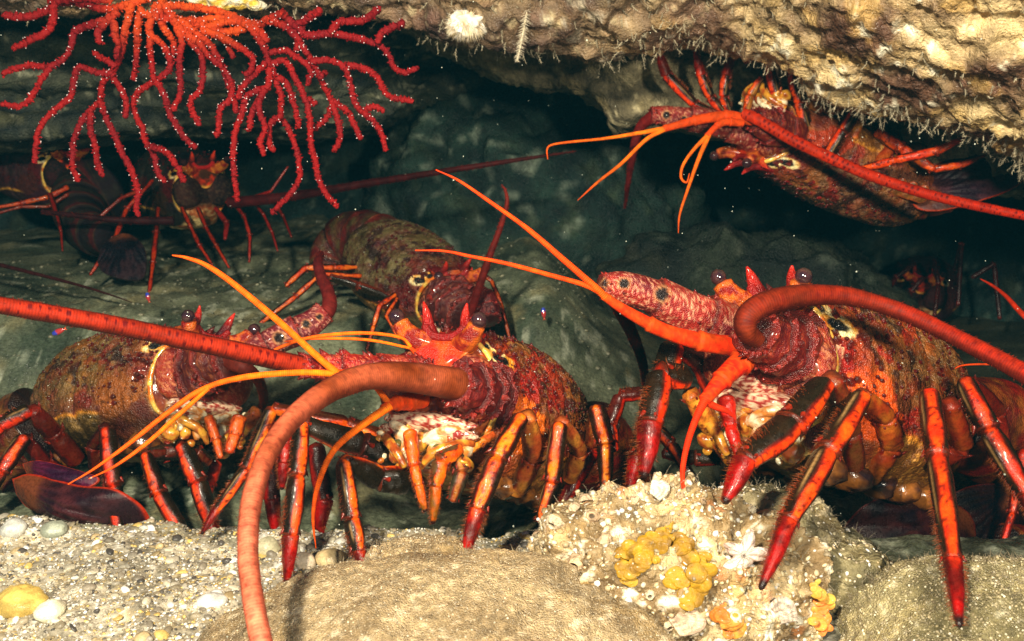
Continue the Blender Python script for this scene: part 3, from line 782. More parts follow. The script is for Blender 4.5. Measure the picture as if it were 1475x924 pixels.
def flag(root, pts, col=(0.72, 0.075, 0.018), col2=None, dots=0.7, name="antenna", ring=0.00155, dark=0.0, rip=0.009, sides=20, bri=True):
    """ringed whip"""
    pts = np.array([list(P(q[0], q[1], q[2])) + [px2m(q[3], q[2])] for q in pts])
    L = np.linalg.norm(np.diff(pts[:, :3], axis=0), axis=1).sum()
    n = int(min(1100, max(60, L / ring * 5)))
    s = spline(pts, n)
    sl = np.linspace(0, L, n)
    ph = sl / ring * 2 * math.pi
    r = np.maximum(s[:, 3], 0.00035) * (1 + rip * np.sin(ph) + 0.03 * vnoise(np.stack([sl, 0 * sl, 0 * sl], 1), 120, 3))
    col2 = col if col2 is None else col2
    gk = 1.25
    kf = 0.86 if sides > 12 else 1.1
    col = (min(col[0] * kf, .9), col[1] * gk * kf, col[2] * kf); col2 = (min(col2[0] * kf, .9), col2[1] * gk * kf, col2[2] * kf)
    def cf(t, a, v):
        c = mixc(col, col2, t + 0.35 * fbm(v, 60, 2, 81))
        c = c * (1 + 0.09 * np.sin(ph)[:, None] + 0.28 * fbm(v, 260, 3, 82) + 0.25 * fbm(v, 28, 2, 84))[..., None]
        if dots:
            row = np.zeros_like(t)
            for a0 in (0.2, 1.05, 5.5, 2.0, 4.4):
                da = np.abs((a - a0 + math.pi) % (2 * math.pi) - math.pi)
                ds = ((sl / (ring * 3.1) + a0 * 0.37) % 1.0 - 0.5)[:, None] * ring * 3.1
                row = np.maximum(row, (np.sqrt((da * s[:, 3:4]) ** 2 + ds ** 2) < 0.00085 * (1 + vnoise(v, 200, 5))))
            c = mixc(c, np.broadcast_to((0.16, 0.008, 0.012), c.shape), dots * row)
        # the upper face of the whip is brown
        c = mixc(c, np.broadcast_to((0.11, 0.022, 0.012), c.shape), dark * sst(0.4, 1.2, np.minimum(a, 2 * math.pi - a)))
        return np.clip(c, 0, 0.95)
    m = MB(); tube(m, s[:, :3], r, sides, None, 1, cf)
    if bri and s[:, 3].max() > 0.003:
        rs = np.random.default_rng(n); K = int(L / 0.00042)
        i = rs.integers(0, n - 1, K); an = rs.random(K) * 2 * math.pi
        t_, n_, b_ = frames(s[:, :3], CD(0, .3, 1))
        dd = np.cos(an)[:, None] * n_[i] + np.sin(an)[:, None] * b_[i]
        cones(m, s[i, :3] + dd * r[i][:, None] * 0.95, dd + t_[i] * 0.9, rs.uniform(0.0010, 0.0024, K), 0.00018, (0.34, 0.06, 0.02), None, 3)
    return m.build(name, M_flag, root)

def peduncle(root, pts, nseg=3, col=None, col2=None, spots=(), spine=40, name="antenna_base", seed=1, rim=0.16, sides=40, swirl=0.12, slen=1.0):
    pts = np.array([list(P(q[0], q[1], q[2])) + [px2m(q[3], q[2])] for q in pts])
    col = col or PAL['ped']; col2 = col2 or PAL['ped2']
    n = 110; s = spline(pts, n); t = np.linspace(0, 1, n)
    L = np.linalg.norm(np.diff(s[:, :3], axis=0), axis=1).sum()
    saw = (t * nseg) % 1.0
    r = s[:, 3] * (0.90 + rim * saw ** 3 + 0.05 * np.sin(saw * math.pi))
    r[-1] *= 0.8
    tt, nn_, bb = frames(s[:, :3], CD(0, 1, 0.2))
    def cf(tq, a, v):
        n1 = fbm(v, 50, 3, seed); n2 = fbm(v, 800, 2, seed + 1); n3 = fbm(v, 150, 3, seed + 2)
        c = mixc(col, (col[0] * 0.55, col[1] * 0.3, col[2] * 0.7), 0.4 + 2 * n1)
        c = mixc(c, np.broadcast_to(col2, c.shape), 0.8 * sst(0.10, 0.3, n2) + 0.12 * sst(0.1, 0.4, n3))
        sw_ = ((tq * nseg) % 1.0)
        c = mixc(c, np.broadcast_to((0.42, 0.05, 0.03), c.shape), 0.6 * sst(0.90, 0.96, sw_))
        c = mixc(c, np.broadcast_to((0.10, 0.012, 0.012), c.shape), 0.8 * sst(0.10, 0.0, sw_))
        for (px, py, d, rp) in spots:
            q = v - P(px, py, d)
            ray = nrm(P(px, py, d) - C0)
            q = q - (q @ ray)[..., None] * ray
            dd = np.linalg.norm(q, axis=-1) / px2m(rp, d)
            c = mixc(c, np.broadcast_to((0.75, 0.5, 0.25), c.shape), 0.5 * sst(1.7, 1.3, dd))
            c = mixc(c, np.broadcast_to((0.03, 0.008, 0.006), c.shape), sst(1.15, 0.85, dd))
        return np.clip(c, 0, 0.95)
    def df(tq, a):
        return 1 + 0.5 * swirl * vnoise(np.stack([tq * 5, np.cos(a) * 1.6, np.sin(a) * 1.6], -1), 1.6, seed) + 0.03 * np.sin(a * 9 + tq * 14)
    m = MB(); tube(m, s[:, :3], r, sides, CD(0, 1, 0.2), 1, cf, disp=df)
    rs = np.random.default_rng(seed)
    if spine:
        i = rs.integers(2, n - 2, spine); an = rs.random(spine) * 2 * math.pi
        dd = np.cos(an)[:, None] * nn_[i] + np.sin(an)[:, None] * bb[i]
        l = rs.uniform(0.14, 0.42, spine) * r.mean() * slen
        cones(m, s[i, :3] + dd * r[i][:, None] * 0.95, dd + tt[i] * 0.8, l, l * 0.42, mixc(col, (0.55, 0.08, 0.04), rs.random(spine)), (0.12, 0.01, 0.01), 7)
        # a crown of spines along each ridge
        for q in range(nseg):
            i0 = min(n - 3, int((q + 0.95) / nseg * n)); K = 15
            an = np.arange(K) / K * 2 * math.pi + rs.normal(0, 0.08, K)
            dd = np.cos(an)[:, None] * nn_[i0] + np.sin(an)[:, None] * bb[i0]
            l = rs.uniform(0.10, 0.26, K) * r.mean() * slen
            cones(m, s[i0, :3] + dd * r[i0] * 0.97, dd + tt[i0] * 0.9, l, l * 0.5, mixc(col, (0.60, 0.09, 0.05), rs.random(K)), (0.16, 0.015, 0.012), 7)
    return m.build(name, M_ped, root)

def abdomen(root, pts, hint, nseg=6, pl=PAL, name="abdomen", flat=0.85):
    pts = np.array([list(P(q[0], q[1], q[2])) + [px2m(q[3], q[2])] for q in pts])
    n = 200; s = spline(pts, n); t = np.linspace(0, 1, n)
    saw = (t * nseg) % 1.0
    r = s[:, 3] * (0.93 + 0.09 * np.sqrt(saw) * sst(1.0, 0.93, saw))
    def cf(tq, a, v):
        sw_ = (tq * nseg) % 1.0; n1 = fbm(v, 90, 3, pl['seed'] + 60); n2 = fbm(v, 260, 3, pl['seed'] + 61)
        c = mixc(pl['brown'], pl['purple'], 0.5 + 1.5 * n1)
        c = mixc(c, np.broadcast_to(pl['red'], c.shape), 0.7 * sst(0.55, 0.75, sw_ + 0.3 * n1) * sst(0.95, 0.86, sw_))
        c = mixc(c, np.broadcast_to(pl.get('band', (0.42, 0.22, 0.07)), c.shape), 0.8 * np.exp(-((sw_ - 0.90) / 0.03) ** 2) + 0.35 * np.exp(-((sw_ - 0.45) / 0.025) ** 2))
        c = mixc(c, np.broadcast_to(pl['dark'], c.shape), 0.85 * sst(0.10, 0.0, sw_) + 0.4 * sst(0.1, 0.3, n2))
        return c
    m = MB(); tube(m, s[:, :3], r, 60, hint, flat, cf, disp=lambda tq, a: 1 + 0.03 * np.sin(a * 2) + 0.02 * vnoise(np.stack([tq * 30, np.cos(a) * 3, np.sin(a) * 3], -1), 1.0, 5))
    return m.build(name, M_shell, root)

def plate(mb, outline, base, col=(0.055, 0.02, 0.03), rimc=(0.50, 0.06, 0.015), dome=0.12, seed=1, N=90, K=26, thick=0.0016):
    """tail fan lobe: outline (px,py,d), base = (px,py,d) where the ribs start"""
    o = spline(np.array([list(P(*q)) for q in outline + [outline[0]]]), N + 1)[:-1]
    c = o.mean(0); b = P(*base)
    nn_ = nrm(np.cross(o[N // 3] - c, o[0] - c)); 
    if np.dot(nn_, C0 - c) < 0: nn_ = -nn_
    R_ = np.max(np.linalg.norm(o - c, axis=1))
    k = np.linspace(1, 0.0, K)[:, None, None]
    v = c + (o - c)[None] * k
    dist = np.linalg.norm(v - b, axis=-1)
    e1 = nrm(o[0] - c); e2 = np.cross(nn_, e1)
    ang = np.arctan2((v - b) @ e2, (v - b) @ e1)
    rib = np.sin(ang * 46 + 2 * fbm(v, 60, 2, seed))
    h = dome * R_ * (1 - k[..., 0] ** 2) + 0.00035 * rib
    v2 = v + nn_ * h[..., None]
    n1 = fbm(v, 80, 3, seed)
    cc = mixc(col, (col[0] * 2.2 + 0.02, col[1] * 1.8 + 0.006, col[2] * 1.6), 0.4 + 1.8 * n1 + 0.25 * rib)
    cc = mixc(cc, np.broadcast_to((0.34, 0.13, 0.05), cc.shape), 0.7 * sst(0.26, 0.08, dist / R_ / 2 + 0.15 * n1))
    cc = mixc(cc, np.broadcast_to(rimc, cc.shape), sst(0.955, 0.985, k[..., 0] + 0 * n1))
    mb.add(v2, grid_faces(K, N, True), None, cc.reshape(-1, 3))
    v3 = v - nn_ * (thick + 0 * h)[..., None] + nn_ * (h * 0.8)[..., None]
    mb.add(v3, grid_faces(K, N, True), None, cc.reshape(-1, 3))
    a = np.arange(N); a2 = (a + 1) % N
    mb.add(np.vstack([v2[0], v3[0]]), np.stack([a, a2, a2 + N, a + N], 1), None, np.tile(np.array(rimc)[None], (2 * N, 1)))

def lobster(label, fr, base, pl=PAL, group="spiny lobsters sheltering in the crevice", **k):
    root = empty("spiny_lobster", P(*base), label, "lobster", group)
    carapace(fr, root, pl, **k)
    return root
# ------------------------------------------------------------------ A: the lobster facing us in the middle
frA = Frame(646, 480, 0.655, (-0.38, 0.26, 0.88), (0.15, 0.95, -0.25), 1.10, (1.1, .98, 1))
plA = pal()
A = lobster("red and orange spiny lobster facing out in the middle, thick antenna curling down in front", frA, (690, 700, 0.68), plA)
head(frA, A, plA)
peduncle(A, [(625, 552, .645, 26), (590, 540, .625, 28), (540, 536, .612, 25), (480, 530, .60, 21), (432, 527, .592, 15)], 4, (0.50, 0.035, 0.03), (0.78, 0.26, 0.14), spine=120, seed=11, slen=1.5)
peduncle(A, [(706, 570, .66, 45), (693, 566, .640, 43), (675, 561, .618, 36), (655, 555, .606, 27)], 4, (0.26, 0.022, 0.022), (0.46, 0.09, 0.06), spine=46, seed=12, rim=0.24, swirl=0.25)
flag(A, [(470, 533, .60, 16), (430, 526, .59, 14.5), (300, 497, .56, 14), (150, 466, .53, 13.5), (0, 440, .50, 13), (-160, 415, .47, 13)], (0.46, 0.05, 0.018), (0.46, 0.045, 0.016), 0.9, dark=0.9)
flag(A, [(672, 556, .612, 24), (630, 549, .598, 23), (570, 542, .58, 21), (520, 545, .562, 19), (468, 567, .54, 17.5), (420, 605, .51, 15.5), (385, 655, .48, 15), (363, 720, .455, 15), (357, 790, .435, 15), (364, 860, .42, 15.5), (380, 940, .405, 16), (400, 1010, .40, 17)], (0.26, 0.055, 0.012), (0.88, 0.25, 0.20), 0.3, dark=0.5)
# antennules
def antennule(root, stem, *arms, col=(0.84, 0.20, 0.012)):
    m = MB()
    s = spline(np.array([list(P(q[0], q[1], q[2])) + [px2m(q[3], q[2])] for q in stem]), 90)
    t = np.linspace(0, 1, 90); r = s[:, 3] * (0.90 + 0.22 * ((t * 3) % 1) ** 6 - 0.06 * np.exp(-(((t * 3) % 1) / 0.06) ** 2))
    tube(m, s[:, :3], r, 14, None, 1, lambda q, a, v: mixc((col[0] * 0.95, col[1] * 0.6, col[2]), (0.66, 0.13, 0.02), 0.40 + 1.5 * fbm(v, 150, 4, 5) + 0.8 * sst(0.1, 0.3, fbm(v, 700, 2, 6))))
    o = m.build("antennule", M_flag, root)
    for arm in arms: flag(o, arm, col, (col[0] * 0.9, col[1] * 0.6, col[2]), 0, "antennule_branch", 0.0012, rip=0.07, sides=10, bri=False)
antennule(A, [(600, 545, .63, 7), (540, 538, .60, 6), (484, 537, .58, 5)],
          [(486, 538, .58, 5.5), (455, 512, .575, 5), (400, 462, .565, 5), (340, 412, .555, 4.5), (300, 384, .55, 3.6), (270, 372, .548, 2.5), (248, 368, .547, 0.8)],
          [(488, 539, .58, 5), (430, 537, .575, 4.6), (350, 544, .565, 4.4), (290, 562, .555, 4), (235, 600, .545, 3.6), (185, 640, .54, 3), (135, 676, .535, 1.8), (98, 698, .53, .6)],
          [(300, 560, .556, 3.2), (255, 600, .55, 3.4), (210, 640, .545, 3), (165, 672, .54, 2), (128, 690, .538, .6)])
antennule(A, [(610, 575, .63, 15), (585, 580, .617, 13), (566, 582, .605, 10), (552, 590, .598, 7)],
          [(562, 585, .60, 6.5), (520, 614, .59, 5.6), (480, 650, .58, 4.6), (458, 700, .575, 3.8), (451, 745, .572, 2.4), (455, 790, .57, .7)],
          [(562, 584, .602, 5), (540, 556, .60, 4), (530, 545, .60, 2)])
antennule(A, [(600, 510, .65, 4), (590, 500, .648, 3)],
          [(592, 500, .648, 2.6), (575, 486, .646, 2.4), (520, 480, .64, 2.6), (450, 486, .635, 2.6), (405, 500, .63, 2.2), (362, 522, .625, .7)],
          [(592, 502, .648, 2), (530, 490, .642, 2.2), (460, 488, .636, 1.8), (410, 492, .634, .8)])
# legs, right of the mouth
leg(A, [(760, 700, .66, 15), (757, 655, .63, 16), (752, 600, .605, 17), (716, 662, .59, 22), (688, 735, .58, 19), (668, 806, .572, 13)][2:], (0.88, 0.22, 0.01), sw=0.62, soff=0.1)
leg(A, [(742, 708, .67, 20), (768, 660, .65, 20), (760, 598, .615, 17)], (0.62, 0.30, 0.05), (0.10, 0.05, 0.02), sw=0.9, soff=0.4, hair=False, tipped=False, dots=False)
leg(A, [(806, 610, .63, 19), (795, 695, .625, 17), (777, 752, .62, 9)], (0.88, 0.22, 0.01), sw=0.55, tipped=False, soff=0.1)
leg(A, [(820, 690, .69, 16), (835, 650, .67, 17), (808, 606, .635, 14)], (0.55, 0.27, 0.05), (0.12, 0.05, 0.02), sw=0.9, soff=0.3, hair=False, tipped=False, dots=False)
leg(A, [(858, 586, .67, 18), (872, 640, .665, 19), (873, 715, .66, 11)], (0.88, 0.26, 0.01), sw=0.40, tipped=False)
leg(A, [(832, 690, .72, 15), (852, 640, .70, 15), (858, 590, .675, 13)], (0.50, 0.22, 0.04), (0.14, 0.05, 0.02), sw=0.9, soff=0.3, hair=False, tipped=False, dots=False)
leg(A, [(852, 648, .70, 18), (830, 690, .695, 15), (800, 745, .69, 8)], (0.80, 0.07, 0.01), (0.12, 0.012, 0.01), sw=0.3, soff=-0.7, tipped=False)
# left of the mouth
leg(A, [(590, 695, .63, 24), (545, 690, .622, 24), (493, 664, .60, 14)], (0.80, 0.16, 0.01), sw=0.34, soff=1.35, hair=False, tipped=False)
leg(A, [(493, 664, .60, 15), (506, 748, .59, 18), (516, 795, .585, 15), (528, 834, .58, 8)], (0.86, 0.17, 0.01), sw=0.5, soff=-0.55)
leg(A, [(588, 668, .65, 18), (520, 640, .635, 25), (436, 610, .615, 16)], (0.80, 0.16, 0.01), sw=0.36, soff=-1.35, hair=False, tipped=False)
leg(A, [(434, 608, .615, 15), (428, 686, .60, 18), (418, 772, .59, 17), (413, 843, .585, 11)], (0.86, 0.15, 0.01), sw=0.62, soff=-0.45)
leg(A, [(585, 645, .67, 16), (500, 610, .66, 15), (393, 588, .645, 12)], (0.84, 0.20, 0.01), (0.10, 0.03, 0.01), sw=0.8, soff=-0.6, hair=False, tipped=False)
leg(A, [(392, 588, .645, 15), (355, 675, .64, 13), (312, 734, .635, 10), (290, 770, .63, 6)], (0.88, 0.20, 0.01), sw=0.55, soff=-0.4)
leg(A, [(425, 600, .68, 14), (412, 640, .675, 15), (409, 668, .67, 13), (406, 706, .668, 8)], (0.5, 0.03, 0.01), (0.10, 0.012, 0.01), sw=0.6)
leg(A, [(455, 640, .70, 16), (468, 720, .70, 16), (458, 790, .70, 8)], (0.35, 0.02, 0.01), (0.04, 0.012, 0.01), sw=0.4, soff=0.9)
leg(A, [(392, 650, .72, 14), (392, 720, .72, 15), (402, 786, .72, 9)], (0.40, 0.02, 0.01), (0.05, 0.012, 0.01), sw=0.4, soff=0.9)
# mouth legs
leg(A, [(590, 622, .615, 16), (597, 672, .605, 12), (603, 700, .602, 10), (613, 738, .60, 9)], (0.86, 0.20, 0.01), (0.50, 0.10, 0.01), sw=0.9, tip=(0.80, 0.17, 0.01), dots=False)
leg(A, [(662, 645, .615, 13), (634, 665, .605, 17), (627, 702, .60, 12), (623, 756, .598, 10)], (0.86, 0.20, 0.01), (0.10, 0.07, 0.03), sw=0.8, soff=-0.5, tip=(0.80, 0.17, 0.01), dots=False)
leg(A, [(655, 640, .62, 8), (666, 680, .612, 17), (652, 722, .61, 11)], (0.45, 0.20, 0.04), (0.08, 0.07, 0.04), sw=0.4, tipped=False, dots=False)
leg(A, [(712, 625, .63, 8), (690, 640, .625, 10), (668, 655, .62, 8)], (0.72, 0.24, 0.04), (0.6, 0.3, 0.08), sw=0.9, tipped=False, dots=False, hair=False)
abdomen(A, [(838, 622, .79, 62), (880, 690, .84, 58), (905, 760, .86, 50), (890, 810, .84, 40)], CD(.5, .5, 0), 5, plA)

# ------------------------------------------------------------------ B: the largest, right
frB = Frame(1120, 424, 0.635, (-0.70, 0.20, 0.68), (0.24, 0.93, -0.2), 1.28, (1.2, .85, 1))
plB = pal(seed=230, hs=0.72, es=0.85, horn=(0.26, 0.006, 0.006), cheek=(0.82, 0.19, 0.02), red=(0.46, 0.025, 0.014), cheekk=1)
B = lobster("largest spiny lobster at right, pink antenna base held out, red antenna over its back", frB, (1250, 700, 0.66), plB)
head(frB, B, plB)
PK = (0.50, 0.07, 0.05); PK2 = (0.82, 0.50, 0.34)
m = MB(); ell(m, P(1158, 524, .632), np.array([CD(1, 0.1, 0) * 0.031, CD(0, 1, 0.1) * 0.027, CD(0, 0, 1) * 0.020]),
              lambda p: mixc(mixc(PK, (0.30, 0.03, 0.03), 0.4 + 2 * fbm(p, 60, 2, 3)), np.array(PK2)[None, None], 0.85 * sst(0.08, 0.25, fbm(p, 520, 2, 7)) + 0.2), 60, 80, 0.04, 5, 120)
m.build("antenna_base", M_ped, B)
m = MB(); ell(m, P(1115, 548, .620), np.array([CD(1, -0.05, 0) * 0.031, CD(0, 1, 0.1) * 0.012, CD(0, 0, 1) * 0.016]),
              lambda p: mixc((0.80, 0.58, 0.42), (0.36, 0.05, 0.04), sst(-0.02, 0.12, fbm(p, 560, 2, 7))), 40, 70, 0.05, 5, 120)
m.build("lower_lip_plate", M_mouth, B)
peduncle(B, [(1150, 508, .625, 58), (1128, 500, .602, 50), (1105, 488, .585, 40), (1088, 478, .575, 30)], 4, (0.28, 0.025, 0.02), (0.52, 0.13, 0.06), spine=20, seed=21, rim=0.26, swirl=0.3)
peduncle(B, [(1085, 485, .645, 30), (1045, 470, .635, 34), (995, 450, .625, 31), (945, 428, .615, 27), (900, 415, .607, 23), (866, 412, .60, 17)], 3, PK, PK2,
         [(872, 408, .605, 5), (899, 409, .61, 7), (954, 424, .612, 9)], spine=34, seed=22, rim=0.18, slen=0.9)
flag(B, [(1092, 492, .565, 12), (1075, 476, .56, 16), (1078, 455, .56, 18), (1105, 437, .562, 18), (1160, 426, .57, 16.5), (1225, 428, .575, 13.5), (1300, 450, .57, 12.5), (1380, 488, .55, 12.5), (1475, 538, .52, 14), (1600, 612, .48, 15)], (0.24, 0.04, 0.014), (0.52, 0.035, 0.01), 0.35, dark=0.8)
flag(B, [(880, 420, .63, 13), (893, 445, .66, 11), (910, 480, .70, 9), (925, 520, .74, 7), (930, 560, .78, 5), (925, 600, .82, 3)], (0.10, 0.02, 0.02), (0.08, 0.02, 0.02), 0)
antennule(B, [(1075, 500, .61, 17), (1020, 494, .60, 15), (960, 478, .59, 12), (905, 450, .58, 9), (868, 425, .573, 6)],
          [(872, 428, .573, 5.5), (855, 412, .57, 5), (810, 373, .565, 4.4), (760, 330, .56, 3.6), (700, 287, .555, 2.6), (660, 260, .552, 1.8), (628, 245, .55, .6)],
          [(878, 430, .574, 5), (845, 412, .57, 3.8), (790, 396, .566, 3.4), (730, 380, .562, 3), (680, 370, .56, 2.4), (640, 362, .558, 1.8), (598, 361, .556, .6)], col=(0.84, 0.13, 0.012))
antennule(B, [(1095, 505, .60, 19), (1060, 528, .59, 18), (1036, 552, .582, 14), (1014, 578, .575, 9)],
          [(1018, 572, .575, 7), (1004, 600, .57, 5.5), (990, 640, .565, 4.6), (983, 685, .56, 3.6), (990, 722, .556, 2.6), (1004, 748, .553, 1.8), (1022, 768, .55, .6)],
          [(1016, 578, .575, 6), (1030, 586, .578, 5), (1046, 592, .58, 4), (1056, 600, .582, 2)], col=(0.72, 0.07, 0.012))
LB = dict(stripe=(0.84, 0.10, 0.008))
leg(B, [(1225, 700, .66, 24), (1222, 620, .62, 26), (1196, 545, .585, 22)], (0.30, 0.10, 0.03), (0.06, 0.03, 0.02), sw=0.6, soff=0.5, hair=False, tipped=False, dots=False)
leg(B, [(1188, 550, .57, 22), (1137, 612, .55, 32), (1072, 664, .53, 24), (1042, 726, .52, 15)], (0.84, 0.10, 0.008), sw=0.40, soff=-0.75)
leg(B, [(1250, 690, .65, 22), (1283, 640, .635, 26), (1275, 600, .62, 22), (1240, 568, .60, 16)], (0.46, 0.13, 0.02), (0.10, 0.04, 0.02), sw=1.1, soff=0.2, hair=False, tipped=False, dots=False)
leg(B, [(1240, 570, .59, 22), (1190, 652, .555, 26), (1134, 752, .525, 20), (1095, 850, .503, 13)], (0.86, 0.13, 0.008), sw=0.52, soff=-0.4)
leg(B, [(1345, 665, .66, 22), (1385, 640, .645, 24), (1368, 580, .62, 18)], (0.40, 0.08, 0.015), (0.12, 0.03, 0.015), sw=1.0, soff=0.2, hair=False, tipped=False, dots=False)
leg(B, [(1338, 568, .60, 22), (1350, 660, .56, 24), (1373, 812, .50, 20), (1382, 904, .468, 14)], (0.86, 0.10, 0.008), sw=0.55, soff=-0.15)
leg(B, [(1440, 660, .70, 22), (1432, 590, .68, 22), (1395, 552, .64, 16)], (0.35, 0.05, 0.015), (0.10, 0.02, 0.015), sw=0.8, soff=0.2, hair=False, tipped=False, dots=False)
leg(B, [(1388, 548, .64, 20), (1424, 620, .62, 24), (1478, 712, .60, 19), (1520, 800, .59, 12)], (0.86, 0.10, 0.008), sw=0.5, soff=-0.2)
# far side legs seen left of the mouth
leg(B, [(1050, 590, .66, 24), (1010, 520, .655, 22), (972, 492, .64, 16)], (0.62, 0.09, 0.02), (0.05, 0.02, 0.015), sw=0.35, soff=-1.1, hair=False, tipped=False)
leg(B, [(970, 496, .64, 24), (943, 580, .625, 22), (918, 660, .61, 18), (905, 705, .605, 12)], (0.84, 0.10, 0.008), sw=0.36, soff=-0.85)
leg(B, [(1058, 664, .64, 20), (1028, 618, .635, 24), (993, 566, .62, 18)], (0.74, 0.40, 0.05), (0.42, 0.20, 0.04), sw=1.1, soff=-0.2, hair=False, tipped=False)
leg(B, [(990, 545, .62, 22), (950, 538, .61, 24), (936, 610, .595, 24), (926, 690, .585, 17)], (0.84, 0.08, 0.008), sw=0.42, soff=-0.8)
leg(B, [(925, 566, .68, 12), (893, 570, .68, 13), (878, 612, .675, 13), (885, 650, .67, 8)], (0.76, 0.07, 0.01), (0.10, 0.02, 0.012), sw=0.35, soff=-0.9, tipped=False)
leg(B, [(930, 600, .69, 12), (967, 640, .68, 13), (1008, 706, .665, 8)], (0.80, 0.12, 0.01), sw=0.4, soff=0.3, tipped=False)
leg(B, [(1060, 655, .68, 16), (1000, 660, .68, 15), (955, 652, .68, 10)], (0.45, 0.04, 0.02), (0.05, 0.035, 0.02), sw=0.3, soff=-1.2, hair=False, tipped=False)
leg(B, [(1045, 572, .605, 20), (1052, 615, .60, 14), (1062, 645, .595, 12), (1068, 672, .593, 9)], (0.74, 0.05, 0.01), (0.50, 0.04, 0.01), sw=0.9, tip=(0.66, 0.04, 0.01), dots=False)
leg(B, [(1475, 650, .74, 16), (1458, 740, .73, 9), (1438, 805, .72, 5)], (0.80, 0.08, 0.01), (0.12, 0.02, 0.01), sw=0.6, tipped=False)
abdomen(B, [(1370, 600, .75, 66), (1435, 625, .79, 76), (1500, 680, .84, 74), (1530, 760, .84, 64), (1490, 800, .80, 50), (1440, 790, .76, 36)], CD(.5, .5, 0), 6, plB)
m = MB()
plate(m, [(1212, 762, .70), (1245, 728, .70), (1290, 712, .71), (1350, 716, .73), (1396, 740, .74), (1404, 780, .73), (1370, 808, .715), (1300, 812, .70), (1245, 796, .695)], (1400, 735, .74), (0.022, 0.007, 0.012), (0.20, 0.02, 0.008), 0.12, 3)
m.build("tail_fan", M_leg, B)
m = MB()
plate(m, [(1330, 735, .76), (1400, 700, .77), (1462, 705, .78), (1478, 760, .78), (1450, 815, .76), (1390, 826, .75), (1340, 800, .75)], (1460, 705, .78), (0.020, 0.007, 0.010), (0.18, 0.02, 0.008), 0.1, 4)
m.build("tail_fan", M_leg, B)

# ------------------------------------------------------------------ C: left
frC = Frame(298, 480, 0.735, (0.76, 0.14, 0.62), (0.03, 0.95, -0.2), 1.0, (1.25, 1, 1))
plC = pal(seed=260, red=(0.34, 0.03, 0.02), brown=(0.34, 0.18, 0.05), purple=(0.22, 0.07, 0.045), fuzz=(0.28, 0.21, 0.10), cheek=(0.36, 0.15, 0.035), flank=(0.20, 0.14, 0.055), flank2=(0.36, 0.25, 0.10), horn=(0.12, 0.006, 0.03), plate=(0.55, 0.16, 0.03), redk=0.4, face=(0.20, 0.05, 0.03))
C = lobster("brown olive spiny lobster at left behind the spotted antenna, purple tail fan folded below", frC, (170, 720, 0.74), plC)
head(frC, C, plC)
m = MB(); ell(m, P(262, 552, .725), np.array([CD(1, 0.1, 0) * 0.026, CD(0, 1, 0.1) * 0.024, CD(0, 0, 1) * 0.016]),
              lambda p: mixc((0.22, 0.07, 0.05), (0.42, 0.24, 0.13), 0.4 + 1.5 * fbm(p, 60, 2, 3) + 0.6 * sst(0.08, 0.25, fbm(p, 520, 2, 7))), 50, 70, 0.04, 5, 120)
m.build("antenna_base", M_ped, C)
peduncle(C, [(270, 545, .715, 38), (300, 532, .70, 36), (330, 520, .69, 28)], 3, (0.22, 0.04, 0.03), (0.40, 0.16, 0.07), spine=10, seed=31, rim=0.25, swirl=0.3)
peduncle(C, [(345, 520, .735, 16), (375, 502, .73, 20), (410, 484, .735, 22), (445, 468, .74, 20), (468, 450, .745, 16)], 3, (0.46, 0.07, 0.06), (0.72, 0.40, 0.30),
         [(402, 487, .735, 7), (441, 467, .735, 5), (460, 457, .74, 4)], spine=16, seed=32)
flag(C, [(458, 462, .745, 13), (474, 444, .75, 11), (472, 420, .76, 9.5), (463, 400, .77, 8), (458, 380, .78, 7), (462, 366, .80, 5)], (0.24, 0.03, 0.03), (0.16, 0.02, 0.03), 0.3)
flag(C, [(330, 520, .69, 14), (352, 530, .68, 11), (372, 548, .70, 8), (380, 575, .74, 6), (372, 600, .78, 4)], (0.22, 0.04, 0.03), (0.16, 0.03, 0.03), 0.2)
leg(C, [(110, 665, .74, 20), (75, 622, .72, 20), (45, 590, .70, 16)], (0.20, 0.03, 0.012), (0.07, 0.02, 0.015), sw=0.9, soff=0.2, hair=False, tipped=False, dots=False)
leg(C, [(44, 590, .70, 16), (0, 612, .69, 16), (-50, 660, .68, 10)], (0.72, 0.07, 0.01), sw=0.5, soff=-0.4, tipped=False)
leg(C, [(100, 700, .76, 20), (60, 665, .74, 20), (34, 632, .72, 15)], (0.22, 0.03, 0.02), (0.06, 0.025, 0.03), sw=0.6, soff=0.2, hair=False, tipped=False, dots=False)
leg(C, [(36, 630, .715, 17), (2, 680, .70, 16), (-40, 750, .69, 9)], (0.84, 0.12, 0.01), sw=0.5, soff=0.1, tipped=False)
leg(C, [(140, 680, .74, 16), (136, 640, .72, 15), (152, 615, .70, 11)], (0.20, 0.05, 0.02), (0.05, 0.02, 0.02), sw=0.5, hair=False, tipped=False)
leg(C, [(154, 618, .70, 16), (164, 700, .685, 18), (171, 762, .68, 14), (177, 827, .675, 11)], (0.82, 0.08, 0.008), sw=0.42, soff=0.3)
leg(C, [(270, 650, .72, 17), (235, 652, .715, 18), (208, 655, .70, 11)], (0.18, 0.06, 0.02), (0.035, 0.03, 0.02), sw=0.3, hair=False, tipped=False)
leg(C, [(210, 654, .70, 13), (230, 712, .69, 17), (266, 772, .68, 14), (297, 828, .675, 9)], (0.84, 0.12, 0.01), sw=0.5, soff=0.35)
leg(C, [(300, 665, .72, 14), (280, 650, .71, 15), (258, 640, .70, 10)], (0.2, 0.06, 0.02), (0.035, 0.03, 0.02), sw=0.3, hair=False, tipped=False)
leg(C, [(262, 640, .70, 16), (286, 694, .695, 19), (304, 752, .69, 15), (309, 788, .685, 10)], (0.82, 0.10, 0.01), sw=0.42, soff=0.5)
